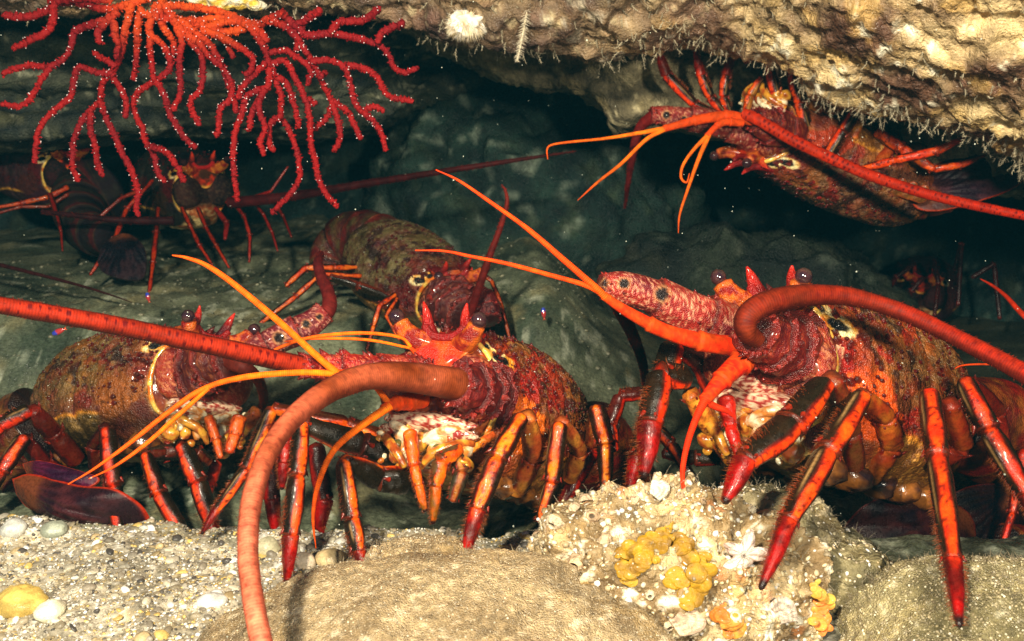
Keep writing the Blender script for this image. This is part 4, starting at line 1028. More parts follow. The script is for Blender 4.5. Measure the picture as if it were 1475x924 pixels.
leg(C, [(312, 665, .74, 13), (302, 700, .74, 12), (292, 730, .74, 8)], (0.55, 0.07, 0.02), (0.25, 0.04, 0.02), sw=0.8, tipped=False)
leg(C, [(318, 655, .74, 14), (345, 622, .73, 16), (370, 592, .72, 13)], (0.50, 0.30, 0.06), (0.20, 0.12, 0.04), sw=0.9, soff=0.4, hair=False, tipped=False, dots=False)
leg(C, [(346, 600, .68, 16), (338, 628, .675, 14), (330, 652, .67, 9)], (0.72, 0.14, 0.02), (0.4, 0.1, 0.02), sw=0.9, tipped=False, dots=False)
leg(C, [(300, 600, .69, 10), (312, 635, .685, 10), (318, 660, .68, 6)], (0.66, 0.14, 0.02), (0.4, 0.1, 0.02), sw=0.9, tipped=False, dots=False)
abdomen(C, [(58, 606, .84, 58), (15, 640, .85, 54), (8, 690, .82, 46), (40, 722, .79, 36)], CD(-.5, .5, 0), 6, plC)
m = MB()
plate(m, [(18, 690, 0.705), (45, 684, 0.700), (110, 700, 0.685), (165, 706, 0.675), (200, 728, 0.675), (213, 750, 0.680), (190, 757, 0.680), (120, 757, 0.685), (60, 742, 0.695), (28, 720, 0.705)], (40, 690, 0.705), (0.050, 0.020, 0.030), (0.55, 0.07, 0.02), 0.22, 6)
m.build("tail_fan", M_leg, C)
m = MB()
plate(m, [(32, 668, 0.715), (60, 664, 0.705), (120, 680, 0.695), (142, 690, 0.690), (120, 706, 0.690), (80, 706, 0.695), (45, 692, 0.710)], (34, 672, 0.715), (0.06, 0.012, 0.05), (0.62, 0.10, 0.03), 0.18, 7)
m.build("tail_fan", M_leg, C)

# ------------------------------------------------------------------ D: upside down under the overhang
frD = Frame(1079, 235, 0.93, (-0.82, 0.24, 0.42), (-0.28, -0.88, -0.15), 0.95, (1.48, 1, 0.88))
plD = pal(seed=290, brown=(0.44, 0.20, 0.06), purple=(0.26, 0.06, 0.045), redk=0.5, fuzz=(0.36, 0.22, 0.12), cheek=(0.50, 0.09, 0.015))
D = lobster("spiny lobster clinging upside down beneath the bright overhang at upper right, belly and legs up", frD, (1180, 120, 0.95), plD)
head(frD, D, plD)
peduncle(D, [(1092, 205, .92, 22), (1070, 188, .91, 22), (1020, 176, .90, 19), (970, 168, .895, 15), (936, 166, .89, 11)], 3, (0.46, 0.07, 0.05), (0.70, 0.40, 0.26), [(960, 166, .89, 5), (985, 172, .89, 4)], spine=40, seed=41)
peduncle(D, [(1140, 195, .91, 30), (1110, 183, .89, 26), (1088, 172, .88, 17)], 3, (0.30, 0.03, 0.03), (0.5, 0.2, 0.09), spine=20, seed=42)
flag(D, [(1070, 164, .875, 8), (1090, 172, .87, 8.5), (1142, 202, .86, 8.5), (1196, 228, .85, 8.3), (1251, 252, .84, 8), (1329, 278, .82, 7.6), (1407, 297, .80, 7), (1475, 311, .785, 6.5), (1600, 335, .76, 6)], (0.62, 0.06, 0.012), (0.60, 0.04, 0.008), 0.8)
flag(D, [(942, 166, .89, 9), (922, 185, .90, 7.5), (912, 220, .91, 6), (905, 262, .93, 4), (900, 300, .95, 2)], (0.26, 0.02, 0.02), (0.14, 0.015, 0.02), 0.3)
antennule(D, [(1085, 175, .88, 8), (1050, 168, .875, 9), (1010, 172, .87, 8), (955, 186, .865, 5)],
          [(960, 185, .865, 3.8), (920, 192, .862, 3), (870, 200, .86, 2.2), (820, 205, .858, 1.8), (795, 209, .857, 1.5), (788, 216, .857, 1.2), (789, 230, .857, .5)],
          [(958, 186, .865, 3.8), (930, 202, .862, 3), (895, 236, .858, 2.6), (862, 262, .855, 2), (832, 289, .853, .6)], col=(0.84, 0.22, 0.02))
antennule(D, [(1070, 178, .875, 6), (1045, 176, .87, 6.5), (1030, 184, .867, 5), (1018, 197, .865, 4.5)],
          [(1021, 194, .865, 3.6), (1000, 215, .862, 2.6), (984, 238, .86, 2.2), (981, 256, .859, 1.8), (989, 263, .858, 1.3), (993, 250, .858, .5)],
          [(1021, 195, .865, 3.8), (1006, 230, .862, 3), (990, 275, .858, 2.2), (979, 310, .856, 1.6), (977, 336, .855, .5)], col=(0.84, 0.22, 0.02))
kD = dict(soff=-0.5, sw=0.55)
leg(D, [(1035, 168, .93, 8), (1000, 150, .925, 10), (960, 108, .92, 11), (944, 58, .915, 6)], (0.80, 0.08, 0.01), tip=(0.62, 0.04, 0.01), **kD)
leg(D, [(1045, 165, .94, 8), (1023, 140, .935, 10), (1010, 108, .93, 10), (1000, 66, .925, 6)], (0.80, 0.10, 0.01), tip=(0.62, 0.04, 0.01), **kD)
leg(D, [(1052, 165, .94, 8), (1042, 140, .935, 10), (1046, 108, .93, 10), (1060, 68, .925, 6)], (0.80, 0.10, 0.01), tip=(0.62, 0.04, 0.01), **kD)
leg(D, [(1075, 160, .92, 8), (1080, 138, .915, 9), (1098, 112, .91, 7)], (0.80, 0.16, 0.01), (0.3, 0.15, 0.03), tipped=False, **kD)
leg(D, [(1140, 185, .91, 10), (1120, 145, .905, 13), (1108, 88, .90, 11)], (0.80, 0.10, 0.01), tipped=False, **kD)
leg(D, [(1165, 190, .91, 10), (1152, 148, .905, 13), (1138, 98, .90, 10)], (0.80, 0.10, 0.01), tipped=False, **kD)
leg(D, [(1168, 188, .93, 8), (1185, 172, .92, 14), (1222, 146, .91, 11)], (0.66, 0.36, 0.05), (0.06, 0.05, 0.025), sw=0.9, soff=-0.3, tipped=False, dots=False, hair=False)
leg(D, [(1160, 160, .94, 10), (1180, 150, .93, 13), (1200, 130, .925, 9)], (0.62, 0.36, 0.06), (0.10, 0.07, 0.03), sw=0.9, tipped=False, dots=False, hair=False)
leg(D, [(1192, 228, .90, 11), (1215, 190, .895, 12), (1246, 142, .89, 9)], (0.84, 0.14, 0.01), soff=-0.7, sw=0.5, tipped=False)
leg(D, [(1212, 226, .92, 9), (1228, 200, .915, 12), (1240, 172, .91, 9)], (0.66, 0.36, 0.05), (0.30, 0.16, 0.03), sw=0.9, tipped=False, dots=False, hair=False)
leg(D, [(1238, 245, .90, 8), (1290, 231, .88, 9), (1352, 217, .87, 9), (1395, 196, .865, 6)], (0.84, 0.12, 0.01), (0.10, 0.03, 0.01), sw=1.0, hair=False, tip=(0.84, 0.10, 0.01))
leg(D, [(1262, 190, .92, 12), (1300, 215, .91, 12), (1345, 244, .90, 9), (1385, 238, .895, 7), (1424, 222, .89, 4)], (0.80, 0.15, 0.01), (0.14, 0.06, 0.02), sw=0.8, hair=False, tip=(0.84, 0.10, 0.01))
leg(D, [(1262, 190, .93, 14), (1282, 215, .925, 13), (1262, 240, .92, 11)], (0.50, 0.12, 0.02), (0.20, 0.05, 0.02), sw=1.0, tipped=False, dots=False, hair=False)
abdomen(D, [(1220, 245, 1.03, 50), (1275, 262, 1.02, 52), (1330, 268, 1.01, 47), (1385, 258, 1.0, 38), (1420, 248, 1.0, 26)], CD(-.2, -.9, .3), 7, plD)
m = MB()
plate(m, [(1310, 262, .97), (1350, 236, .965), (1400, 222, .96), (1450, 226, .96), (1480, 246, .96), (1462, 270, .955), (1410, 290, .95), (1350, 304, .95), (1316, 296, .955)], (1320, 285, .96), (0.05, 0.03, 0.05), (0.60, 0.09, 0.015), 0.1, 8)
m.build("tail_fan", M_leg, D)
m = MB(); rs = np.random.default_rng(5)
for k in range(7):
    x = 1225 + k * 16; y = 258 + k * 5
    plate(m, [(x - 10, y, .94), (x, y - 16, .935), (x + 14, y - 20, .93), (x + 18, y - 6, .935), (x + 6, y + 5, .94)], (x - 8, y, .94), (0.20, 0.11, 0.04), (0.55, 0.14, 0.03), 0.25, k, 30, 8)
m.build("swimmerets", M_leg, D)

# ------------------------------------------------------------------ E: behind the middle one
frE = Frame(652, 390, 0.92, (0.52, -0.34, 0.76), (0.10, 0.88, 0.45), 0.92, (1.32, 0.95, 0.95))
plE = pal(seed=320, red=(0.28, 0.02, 0.015), redk=0.5, cheek=(0.3, 0.08, 0.02), brown=(0.20, 0.15, 0.07), purple=(0.18, 0.04, 0.04), fuzz=(0.27, 0.23, 0.12), band=(0.30, 0.10, 0.03), dark=(0.06, 0.012, 0.02), plate=(0.40, 0.14, 0.04), horn=(0.20, 0.01, 0.015), flank=(0.25, 0.16, 0.06), flank2=(0.3, 0.2, 0.08), ped=(0.20, 0.05, 0.04))
E_ = lobster("dull brown spiny lobster with dark flecked shell crouching behind the middle red lobster", frE, (600, 470, 0.98), plE)
head(frE, E_, plE)
peduncle(E_, [(640, 425, .90, 36), (655, 440, .885, 34), (668, 452, .875, 25)], 3, (0.18, 0.04, 0.04), (0.34, 0.16, 0.10), spine=20, seed=51, rim=0.2, swirl=0.3)
peduncle(E_, [(685, 425, .91, 18), (700, 440, .90, 20), (705, 462, .89, 16)], 3, (0.20, 0.02, 0.03), (0.3, 0.08, 0.06), spine=20, seed=52)
flag(E_, [(676, 455, .88, 7), (688, 420, .87, 6), (705, 370, .86, 5), (720, 330, .855, 4), (730, 295, .85, 3), (728, 275, .85, 2), (722, 266, .85, .6)], (0.20, 0.02, 0.02), (0.26, 0.03, 0.02), 0.0)
abdomen(E_, [(590, 385, 1.03, 48), (550, 362, 1.07, 54), (512, 352, 1.10, 48), (484, 368, 1.11, 38), (474, 396, 1.10, 28), (484, 420, 1.09, 18)], CD(-.3, .8, .4), 6, plE)
kE = dict(stripe=(0.72, 0.16, 0.012), sw=0.7)
leg(E_, [(520, 385, 1.0, 7), (480, 386, .98, 8), (440, 386, .97, 8), (412, 412, .96, 6)], hair=False, tipped=False, **kE)
leg(E_, [(520, 398, .98, 6), (462, 395, .96, 6), (425, 428, .95, 7), (370, 470, .94, 5)], hair=False, tipped=False, **kE)
leg(E_, [(560, 430, .95, 9), (515, 412, .94, 9), (475, 400, .94, 7)], (0.20, 0.05, 0.02), sw=0.4, soff=1.0, hair=False, tipped=False)
leg(E_, [(570, 425, .93, 6), (547, 440, .92, 7), (538, 470, .915, 6), (528, 505, .91, 4)], hair=False, tipped=False, **kE)
leg(E_, [(572, 430, .93, 5), (556, 455, .92, 5), (575, 490, .91, 3)], hair=False, tipped=False, **kE)
leg(E_, [(690, 392, .93, 5), (708, 405, .93, 5), (722, 438, .92, 5), (735, 492, .91, 4)], hair=False, tipped=False, stripe=(0.45, 0.09, 0.01), sw=0.7)
leg(E_, [(700, 480, .96, 5), (760, 474, .98, 4), (830, 462, 1.02, 3)], hair=False, tipped=False, stripe=(0.45, 0.07, 0.01), sw=0.8)

# ------------------------------------------------------------------ F: in the dark behind the coral
frF = Frame(290, 236, 1.15, (0.62, -0.22, 0.75), (0.05, 0.93, 0.3), 0.92)
plF = pal(seed=350, band=(0.10, 0.06, 0.03), brown=(0.03, 0.026, 0.018), purple=(0.02, 0.01, 0.014), fuzz=(0.035, 0.032, 0.022), dark=(0.02, 0.012, 0.016), red=(0.12, 0.012, 0.012), cheek=(0.05, 0.025, 0.01), plate=(0.08, 0.03, 0.012), horn=(0.05, 0.006, 0.006), ped=(0.05, 0.02, 0.015), ped2=(0.08, 0.05, 0.03), flank=(0.04, 0.035, 0.02), flank2=(0.05, 0.04, 0.02), face=(0.04, 0.02, 0.015))  # crevice shade painted into the shell colours
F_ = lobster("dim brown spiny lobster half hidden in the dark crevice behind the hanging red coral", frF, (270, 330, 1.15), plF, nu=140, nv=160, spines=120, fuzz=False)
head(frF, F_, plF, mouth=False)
flag(F_, [(330, 292, 1.10, 8), (380, 288, 1.09, 7.5), (440, 280, 1.08, 6.5), (520, 266, 1.07, 5.5), (620, 250, 1.06, 4.5), (710, 236, 1.05, 3.5), (790, 224, 1.05, 2), (830, 218, 1.05, .8)], (0.14, 0.015, 0.02), (0.13, 0.015, 0.015), 0)
flag(F_, [(250, 318, 1.08, 6), (180, 318, 1.07, 5), (120, 312, 1.06, 4), (60, 305, 1.06, 3)], (0.08, 0.012, 0.02), (0.08, 0.012, 0.02), 0)
leg(F_, [(325, 292, 1.11, 3), (360, 286, 1.10, 3.5), (390, 276, 1.09, 3), (415, 240, 1.09, 2)], (0.35, 0.03, 0.01), (0.2, 0.02, 0.01), sw=1.2, tipped=False, hair=False)
kF = dict(stripe=(0.50, 0.06, 0.006), sw=0.7, hair=False, tipped=False)
leg(F_, [(220, 260, 1.12, 5), (182, 302, 1.10, 6), (165, 345, 1.08, 6), (130, 396, 1.06, 4)], **kF)
leg(F_, [(215, 270, 1.14, 5), (175, 285, 1.12, 5), (140, 316, 1.11, 4)], (0.45, 0.06, 0.01), sw=.7, hair=False, tipped=False)
leg(F_, [(228, 300, 1.12, 5), (225, 336, 1.10, 6), (220, 380, 1.08, 6), (214, 430, 1.06, 4)], **kF)
leg(F_, [(262, 300, 1.12, 5), (275, 328, 1.10, 5), (288, 355, 1.08, 5), (306, 382, 1.07, 3)], **kF)
leg(F_, [(285, 300, 1.12, 5), (297, 328, 1.10, 5), (312, 355, 1.08, 5), (330, 386, 1.07, 3)], **kF)
leg(F_, [(335, 290, 1.12, 5), (352, 312, 1.10, 5), (360, 340, 1.09, 5), (359, 378, 1.08, 3)], stripe=(0.45, 0.04, 0.01), sw=.6, hair=False, tipped=False)
leg(F_, [(365, 290, 1.12, 4), (380, 310, 1.10, 4), (392, 335, 1.09, 4), (400, 362, 1.08, 2.5)], stripe=(0.30, 0.02, 0.01), sw=.6, hair=False, tipped=False)
leg(F_, [(395, 292, 1.12, 4), (408, 312, 1.10, 4), (420, 342, 1.08, 2.5)], stripe=(0.25, 0.02, 0.01), sw=.6, hair=False, tipped=False)
leg(F_, [(310, 300, 1.11, 5), (327, 322, 1.09, 6), (324, 345, 1.08, 4)], stripe=(0.35, 0.02, 0.015), sw=.9, hair=False, tipped=False)
m = MB()
plate(m, [(140, 378, 1.05), (150, 350, 1.06), (180, 336, 1.07), (205, 352, 1.06), (211, 380, 1.05), (204, 402, 1.04), (175, 402, 1.035), (148, 392, 1.04)], (180, 330, 1.07), (0.022, 0.018, 0.03), (0.05, 0.03, 0.03), 0.1, 9)
m.build("tail_fan", M_leg, F_)
abdomen(F_, [(160, 268, 1.24, 50), (120, 290, 1.22, 46), (125, 330, 1.16, 38), (160, 345, 1.12, 26)], CD(-.3, .8, .4), 6, plF)

# ------------------------------------------------------------------ G: far left edge
frG = Frame(95, 215, 1.22, (0.80, -0.2, 0.55), (0.0, 0.95, 0.3), 0.85)
plG = pal(seed=380, brown=(0.06, 0.022, 0.025), purple=(0.05, 0.014, 0.024), fuzz=(0.05, 0.03, 0.03), dark=(0.02, 0.01, 0.016), red=(0.10, 0.01, 0.012), cheek=(0.07, 0.02, 0.015), plate=(0.05, 0.012, 0.01), horn=(0.03, 0.005, 0.006), band=(0.05, 0.02, 0.015), ped=(0.04, 0.01, 0.012), ped2=(0.06, 0.02, 0.02), flank=(0.05, 0.025, 0.025), flank2=(0.06, 0.03, 0.03), face=(0.05, 0.02, 0.02))  # shell colours darkened to paint the shade of the crevice
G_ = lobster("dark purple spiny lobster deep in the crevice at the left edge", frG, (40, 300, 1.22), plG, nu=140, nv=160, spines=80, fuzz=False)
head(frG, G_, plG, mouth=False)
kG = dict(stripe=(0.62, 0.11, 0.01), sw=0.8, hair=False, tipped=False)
leg(G_, [(98, 270, 1.16, 6), (70, 284, 1.15, 6), (30, 293, 1.14, 5), (-20, 302, 1.13, 3)], **kG)
leg(G_, [(98, 280, 1.16, 5), (70, 298, 1.15, 4), (30, 298, 1.14, 4), (-20, 312, 1.13, 3)], stripe=(0.35, 0.06, 0.01), sw=.7, hair=False, tipped=False)
leg(G_, [(72, 280, 1.15, 6), (82, 310, 1.13, 5), (88, 335, 1.12, 4), (90, 362, 1.11, 2)], stripe=(0.35, 0.03, 0.01), sw=.6, hair=False, tipped=False)
flag(G_, [(-60, 368, .98, 3.2), (0, 382, .97, 3), (60, 397, .96, 2.6), (120, 413, .95, 2), (165, 427, .945, 1.2), (190, 436, .94, .5)], (0.09, 0.015, 0.025), (0.10, 0.02, 0.02), 0)

# ------------------------------------------------------------------ H: barely lit, far right
frH = Frame(1330, 395, 1.38, (-0.4, -0.2, 0.85), (0.0, 0.95, 0.3), 0.9)
plH = dict(plG); plH['seed'] = 410  # same shade-darkened shell colours as G
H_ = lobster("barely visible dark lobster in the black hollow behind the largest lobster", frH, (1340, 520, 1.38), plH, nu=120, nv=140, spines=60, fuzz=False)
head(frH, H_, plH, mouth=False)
kH = dict(stripe=(0.07, 0.006, 0.005), side=(0.01, 0.003, 0.003), sw=.8, hair=False, tipped=False)  # legs painted near black for the shade of the hollow
for a_ in ([(1318, 380, 1.3, 5), (1290, 400, 1.3, 5), (1268, 440, 1.29, 4)], [(1330, 400, 1.3, 5), (1312, 420, 1.3, 5), (1300, 470, 1.29, 4)],
           [(1345, 375, 1.3, 5), (1352, 410, 1.29, 5), (1346, 455, 1.28, 4)], [(1375, 390, 1.3, 5), (1385, 350, 1.29, 5), (1380, 440, 1.28, 4)],
           [(1400, 400, 1.3, 5), (1432, 380, 1.29, 5), (1440, 460, 1.28, 4)]):
    leg(H_, a_, **kH)
flag(H_, [(1520, 492, .80, 5), (1475, 455, .82, 4), (1450, 428, .84, 3), (1430, 412, .86, 2), (1412, 402, .87, .6)], (0.66, 0.06, 0.01), (0.66, 0.06, 0.01), 0)
flag(H_, [(1520, 526, .70, 2.2), (1475, 527, .70, 1.8), (1420, 525, .70, 1.5), (1385, 527, .70, 1.2), (1370, 536, .70, .5)], (0.72, 0.10, 0.01), (0.72, 0.10, 0.01), 0)

# shade on these three is painted: dark palettes plus a matt shell
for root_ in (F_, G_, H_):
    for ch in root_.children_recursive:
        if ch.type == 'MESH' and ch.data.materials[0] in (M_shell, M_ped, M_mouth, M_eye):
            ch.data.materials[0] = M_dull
# ================================================================== things growing and lying around
def proj(p):
    q = np.asarray(p) - C0
    d = q @ Fv
    return 737.5 + FPX * (q @ Xv) / d, 462 - FPX * (q @ Uv) / d, d
def onto(px, py, *clouds):
    best = None
    for c in clouds:
        x, y, d = proj(c)
        k = (np.abs(x - px) < 7) & (np.abs(y - py) < 7)
        if k.any():
            i = np.where(k)[0][np.argmin(d[k])]
            if best is None or d[i] < best[1]: best = (c[i], d[i])
    if best is None:
        return P(px, py, 0.5)
    return P(px, py, best[1])
def vnormals(p, f):
    n = np.zeros_like(p); fn = np.cross(p[f[:, 1]] - p[f[:, 0]], p[f[:, 2]] - p[f[:, 0]])
    for k in range(3): np.add.at(n, f[:, k], fn)
    return nrm(n)

# ------------------------------------------------------------------ red gorgonian
CB = [
 [(160, 0), (110, -2), (80, 5), (76, 30), (68, 45), (45, 58), (18, 70)], [(78, 12), (50, 22), (25, 25), (3, 21)],
 [(170, 18), (150, 30), (125, 38), (108, 45), (103, 65), (92, 85), (72, 98), (60, 115), (45, 140), (30, 153), (3, 150)], [(72, 98), (45, 95), (20, 100), (3, 108)],
 [(190, 5), (185, 25), (178, 55), (172, 85), (160, 105), (148, 120), (145, 140), (143, 148), (125, 165), (110, 190), (105, 215), (105, 240), (113, 262)],
 [(162, 106), (140, 105), (115, 97), (106, 115), (102, 140), (80, 158), (60, 180), (52, 205), (50, 235)],
 [(144, 146), (155, 175), (168, 200), (178, 225), (190, 245), (198, 275), (196, 300), (200, 312)], [(130, 163), (130, 185), (137, 210), (140, 235), (148, 253)],
 [(160, 108), (175, 130), (182, 150), (180, 170)], [(166, 96), (150, 85), (135, 77)], [(204, 12), (200, 25), (198, 50), (197, 80), (192, 115)],
 [(225, 5), (215, 45), (236, 66), (245, 90), (240, 105), (222, 118), (200, 132), (192, 148), (195, 165), (205, 185), (210, 205), (222, 225), (228, 250), (238, 262)],
 [(218, 212), (240, 220), (255, 240), (265, 262)], [(226, 118), (238, 140), (245, 165), (260, 190), (272, 205), (283, 213)], [(218, 50), (216, 66), (218, 90), (222, 116)],
 [(240, 12), (255, 40), (262, 62), (258, 90), (260, 118), (258, 140), (248, 160)], [(258, 30), (275, 60), (290, 80), (292, 110), (288, 130), (275, 145), (277, 160), (288, 182)],
 [(200, 20), (230, 25), (260, 30), (290, 30), (330, 25), (370, 35), (390, 27), (410, 18)],
 [(405, 20), (430, 40), (445, 52), (475, 48), (510, 55), (545, 65), (560, 80), (568, 98), (585, 105), (602, 97)], [(428, 36), (450, 22), (462, 15)],
 [(476, 47), (490, 32), (520, 30), (535, 22), (547, 12)], [(544, 62), (550, 48), (565, 40), (581, 33)], [(290, 36), (320, 46), (350, 42), (365, 32)],
 [(290, 44), (310, 50), (330, 60), (355, 75), (365, 85), (362, 100), (352, 108)],
 [(240, 8), (290, 12), (330, 22), (360, 40), (378, 65), (388, 90), (396, 112), (405, 138), (404, 160), (405, 170), (415, 185), (425, 210), (431, 235), (430, 262), (418, 280), (400, 298), (391, 308)],
 [(405, 168), (390, 178), (388, 205), (394, 218)], [(388, 100), (386, 125), (372, 130), (355, 140), (348, 165), (340, 185), (337, 205), (336, 230), (338, 255), (342, 290)],
 [(386, 122), (374, 145), (375, 165), (382, 185), (375, 205), (381, 224)], [(376, 140), (362, 165), (358, 188)], [(396, 110), (412, 120), (422, 145), (428, 170), (431, 186)],
 [(392, 92), (410, 88), (422, 105), (432, 125), (440, 145), (445, 165), (447, 185), (448, 210), (455, 235), (458, 255), (470, 280), (486, 298)],
 [(388, 76), (412, 74), (430, 85), (445, 97), (448, 108), (443, 122)],
 [(380, 28), (405, 35), (420, 45), (435, 65), (447, 85), (455, 100), (465, 120), (475, 140), (478, 150), (472, 168), (460, 180), (450, 188)],
 [(478, 148), (487, 175), (490, 200), (481, 219)], [(477, 144), (500, 160), (510, 180), (521, 200)],
 [(450, 88), (475, 87), (495, 97), (505, 120), (510, 145), (520, 160), (538, 175), (550, 195), (556, 217)], [(497, 94), (520, 97), (540, 108), (550, 125), (560, 138), (578, 143), (594, 145)],
 [(521, 160), (540, 154), (554, 161)], [(460, 112), (470, 104)], [(442, 143), (456, 150)],
 [(262, 30), (285, 50), (300, 62), (315, 85), (325, 105), (335, 125), (330, 145), (318, 155), (315, 175), (313, 198)], [(382, 92), (365, 108), (350, 125), (342, 142)],
 [(324, 105), (335, 140), (341, 162)], [(160, 25), (142, 45), (144, 62)], [(165, 30), (165, 50), (170, 65), (168, 84)], [(232, 0), (245, 22), (272, 34), (300, 40), (325, 62), (336, 84)],
 [(215, -4), (180, 8), (150, 14), (118, 4), (70, 2)], [(235, 4), (262, 44), (284, 60), (300, 80), (318, 96)], [(228, 6), (234, 36), (250, 62), (247, 86)], [(420, 45), (430, 58), (426, 72)], [(300, 40), (335, 30), (372, 44), (384, 60)],
]
gor = empty("red_gorgonian", P(225, -4, .80), "branching red and orange sea fan hanging at upper left, dotted with white polyps", "sea fan")
rs = np.random.default_rng(77)
m = MB(); pm = MB(); pol_p = []
for bi, br in enumerate(CB):
    ph = rs.uniform(0, 6)
    n = len(br); pts = []
    for k, (x, y) in enumerate(br):
        d = 0.800 + 0.018 * math.sin(x * 0.021 + 1) * math.cos(y * 0.017) + (0.012 * math.sin(ph) * k / n)
        r = 4.3 - 0.8 * k / n if y > 60 else 5.0
        pts.append(list(P(x, y, d)) + [px2m(r, d)])
    pts = np.array(pts)
    L = np.linalg.norm(np.diff(pts[:, :3], axis=0), axis=1).sum()
    N = max(12, int(L / 0.0011)); s = spline(pts, N)
    j = rs.normal(0, 0.0004, (N, 3))
    c = s[:, :3] + j
    sides = 12
    r = s[:, 3] * (1 + 0.03 * rs.normal(0, 1, N)); r[-1] *= 0.8
    def cf(t, a, v):
        x, y, d = proj(v)
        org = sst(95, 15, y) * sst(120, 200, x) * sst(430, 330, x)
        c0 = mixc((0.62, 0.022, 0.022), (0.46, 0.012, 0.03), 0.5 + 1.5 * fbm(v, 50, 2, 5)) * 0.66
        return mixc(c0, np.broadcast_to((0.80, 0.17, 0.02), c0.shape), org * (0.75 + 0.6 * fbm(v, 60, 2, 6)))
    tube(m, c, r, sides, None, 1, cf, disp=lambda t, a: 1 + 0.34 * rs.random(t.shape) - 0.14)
    # little calyx bumps
    K = int(L / 0.00075); i = rs.integers(0, N, K); an = rs.random(K) * 2 * math.pi
    t_, n_, b_ = frames(s[:, :3], CD(0, .3, 1))
    dd = np.cos(an)[:, None] * n_[i] + np.sin(an)[:, None] * b_[i]
    bp = c[i] + dd * r[i][:, None] * 0.9
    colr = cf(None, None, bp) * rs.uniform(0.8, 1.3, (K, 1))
    cones(m, bp, dd + rs.normal(0, 0.3, (K, 3)), rs.uniform(0.0010, 0.0024, K), rs.uniform(0.0007, 0.0013, K), colr, None, 6)
    sel = rs.random(K) < (0.30 if (bi % 3) else 0.14)
    pol_p.append(bp[sel] + dd[sel] * 0.0012)
m.build("branches", M_coral, gor)
pp = np.vstack(pol_p); v, f = ico(1)
sz = rs.uniform(0.00025, 0.00060, len(pp))
V = pp[:, None] + v[None] * sz[:, None, None]
pm.add(V.reshape(-1, 3), None, (f[None] + (np.arange(len(pp)) * len(v))[:, None, None]).reshape(-1, 3), (0.92, 0.80, 0.82))
o = pm.build("polyps", M_polyp, gor); o["kind"] = "stuff"

# ------------------------------------------------------------------ hydroid tufts
def tufts(mb, base, direc, length, col, rs, twig=8, rad=0.00035, up=None, wild=0.6):
    n = len(base); d = nrm(direc + rs.normal(0, wild, (n, 3)))
    bend = rs.normal(0, 0.5, (n, 3))
    K = 5; p = base.copy(); cc = mixc(col, np.array(col) * 0.5, rs.random(n))
    for k in range(K):
        seg = nrm(d + bend * k / K)
        l = length / K
        cones(mb, p, seg, l * 2.0, rad * (1 - 0.12 * k), cc, None, 3)
        for j in range(twig // 4 + 1):
            side = nrm(np.cross(seg, rs.normal(0, 1, (n, 3))))
            cones(mb, p + seg * (l * rs.random(n))[:, None], seg * 0.75 + side, length * rs.uniform(0.16, 0.42, n) * (1 - 0.12 * k), rad * 0.62, cc, None, 3)
        p = p + seg * l[:, None]
rs = np.random.default_rng(91)
hy = MB(); nI, nJ = OVER.shape[:2]
x, y, d = proj(OVER)
# rows near the lip
K = 8500
ii = rs.integers(int(nI * .30), int(nI * .66), K); jj = rs.integers(0, nJ, K)
px_ = x[ii, jj]; py_ = y[ii, jj]
dens = sst(0.35, 0.7, 0.5 + fbm(OVER[ii, jj], 16, 3, 5)) * sst(560, 900, px_) * 1.1 + 0.12
lipk = sst(int(nI * .30), int(nI * .52), ii.astype(float))
keep = (rs.random(K) < dens * (0.35 + 0.65 * lipk)) & (px_ > -60) & (px_ < 1560) & (py_ > -60)
b_ = OVER[ii, jj][keep]; n_ = OVERN[ii, jj][keep]
ln = rs.uniform(0.005, 0.017, keep.sum()) * (0.45 + 0.65 * lipk[keep])
tufts(hy, b_, n_ * 0.45 + np.array([0, 0, -1.0]), ln, (0.62, 0.54, 0.37), rs, 12, 0.00042)
o = hy.build("hydroid_fringe", M_hydroid); tag(o, kind="stuff")
# the single long plume and pale tuft under the middle of the overhang
pl_ = MB(); q = spline(PP([(757, -8, .80), (758, 20, .80), (752, 55, .80), (745, 88, .80)]), 60)
tube(pl_, q, 0.0007, 6, None, 1, (0.7, 0.62, 0.45))
for k in range(3, 60):
    for s_ in range(7):
        a = rs.random() * 6.28; dd = math.cos(a) * Xv + math.sin(a) * Fv
        cones(pl_, q[k][None], (dd * 1.0 - Uv * 0.5)[None], 0.0035 + 0.006 * math.sin(k / 60 * math.pi) * rs.random(), 0.00035, (0.72, 0.64, 0.48), None, 3)
o = pl_.build("feather_hydroid", M_hydroid); tag(o, "long pale feathery hydroid plume hanging from the middle of the overhang", "hydroid")
an_ = MB(); c = P(672, 36, .815)
ell(an_, c, np.array([Xv * .016, Fv * .014, Uv * .010]), lambda p: mixc((0.80, 0.70, 0.45), (0.95, 0.92, 0.85), 0.5 + 2 * fbm(p, 200, 3, 5)), 30, 40, 0.5, 5, 160)
k = 700; dd = nrm(rs.normal(0, 1, (k, 3)) + np.array([0, -0.3, -0.5]))
cones(an_, c + dd * [.014, .012, .009], dd + [0, 0, -.4], rs.uniform(0.003, 0.009, k), 0.0004, mixc((0.70, 0.52, 0.25), (0.95, 0.9, 0.8), rs.random(k)), None, 3)
o = an_.build("pale_tuft", M_hydroid); tag(o, "round fuzzy cream tuft hanging right of the red sea fan", "tuft")
yg = MB()
for (px, py, r_) in ((290, 4, .008), (318, 8, .010), (345, 6, .009), (368, 12, .006)):
    ell(yg, P(px, py - 4, .83), np.array([Xv * r_ * 1.5, Fv * r_, Uv * r_ * .7]), lambda p: mixc((0.85, 0.60, 0.10), (0.95, 0.90, 0.70), 0.5 + 2.2 * fbm(p, 160, 3, 5)), 26, 36, 0.4, 7, 150)
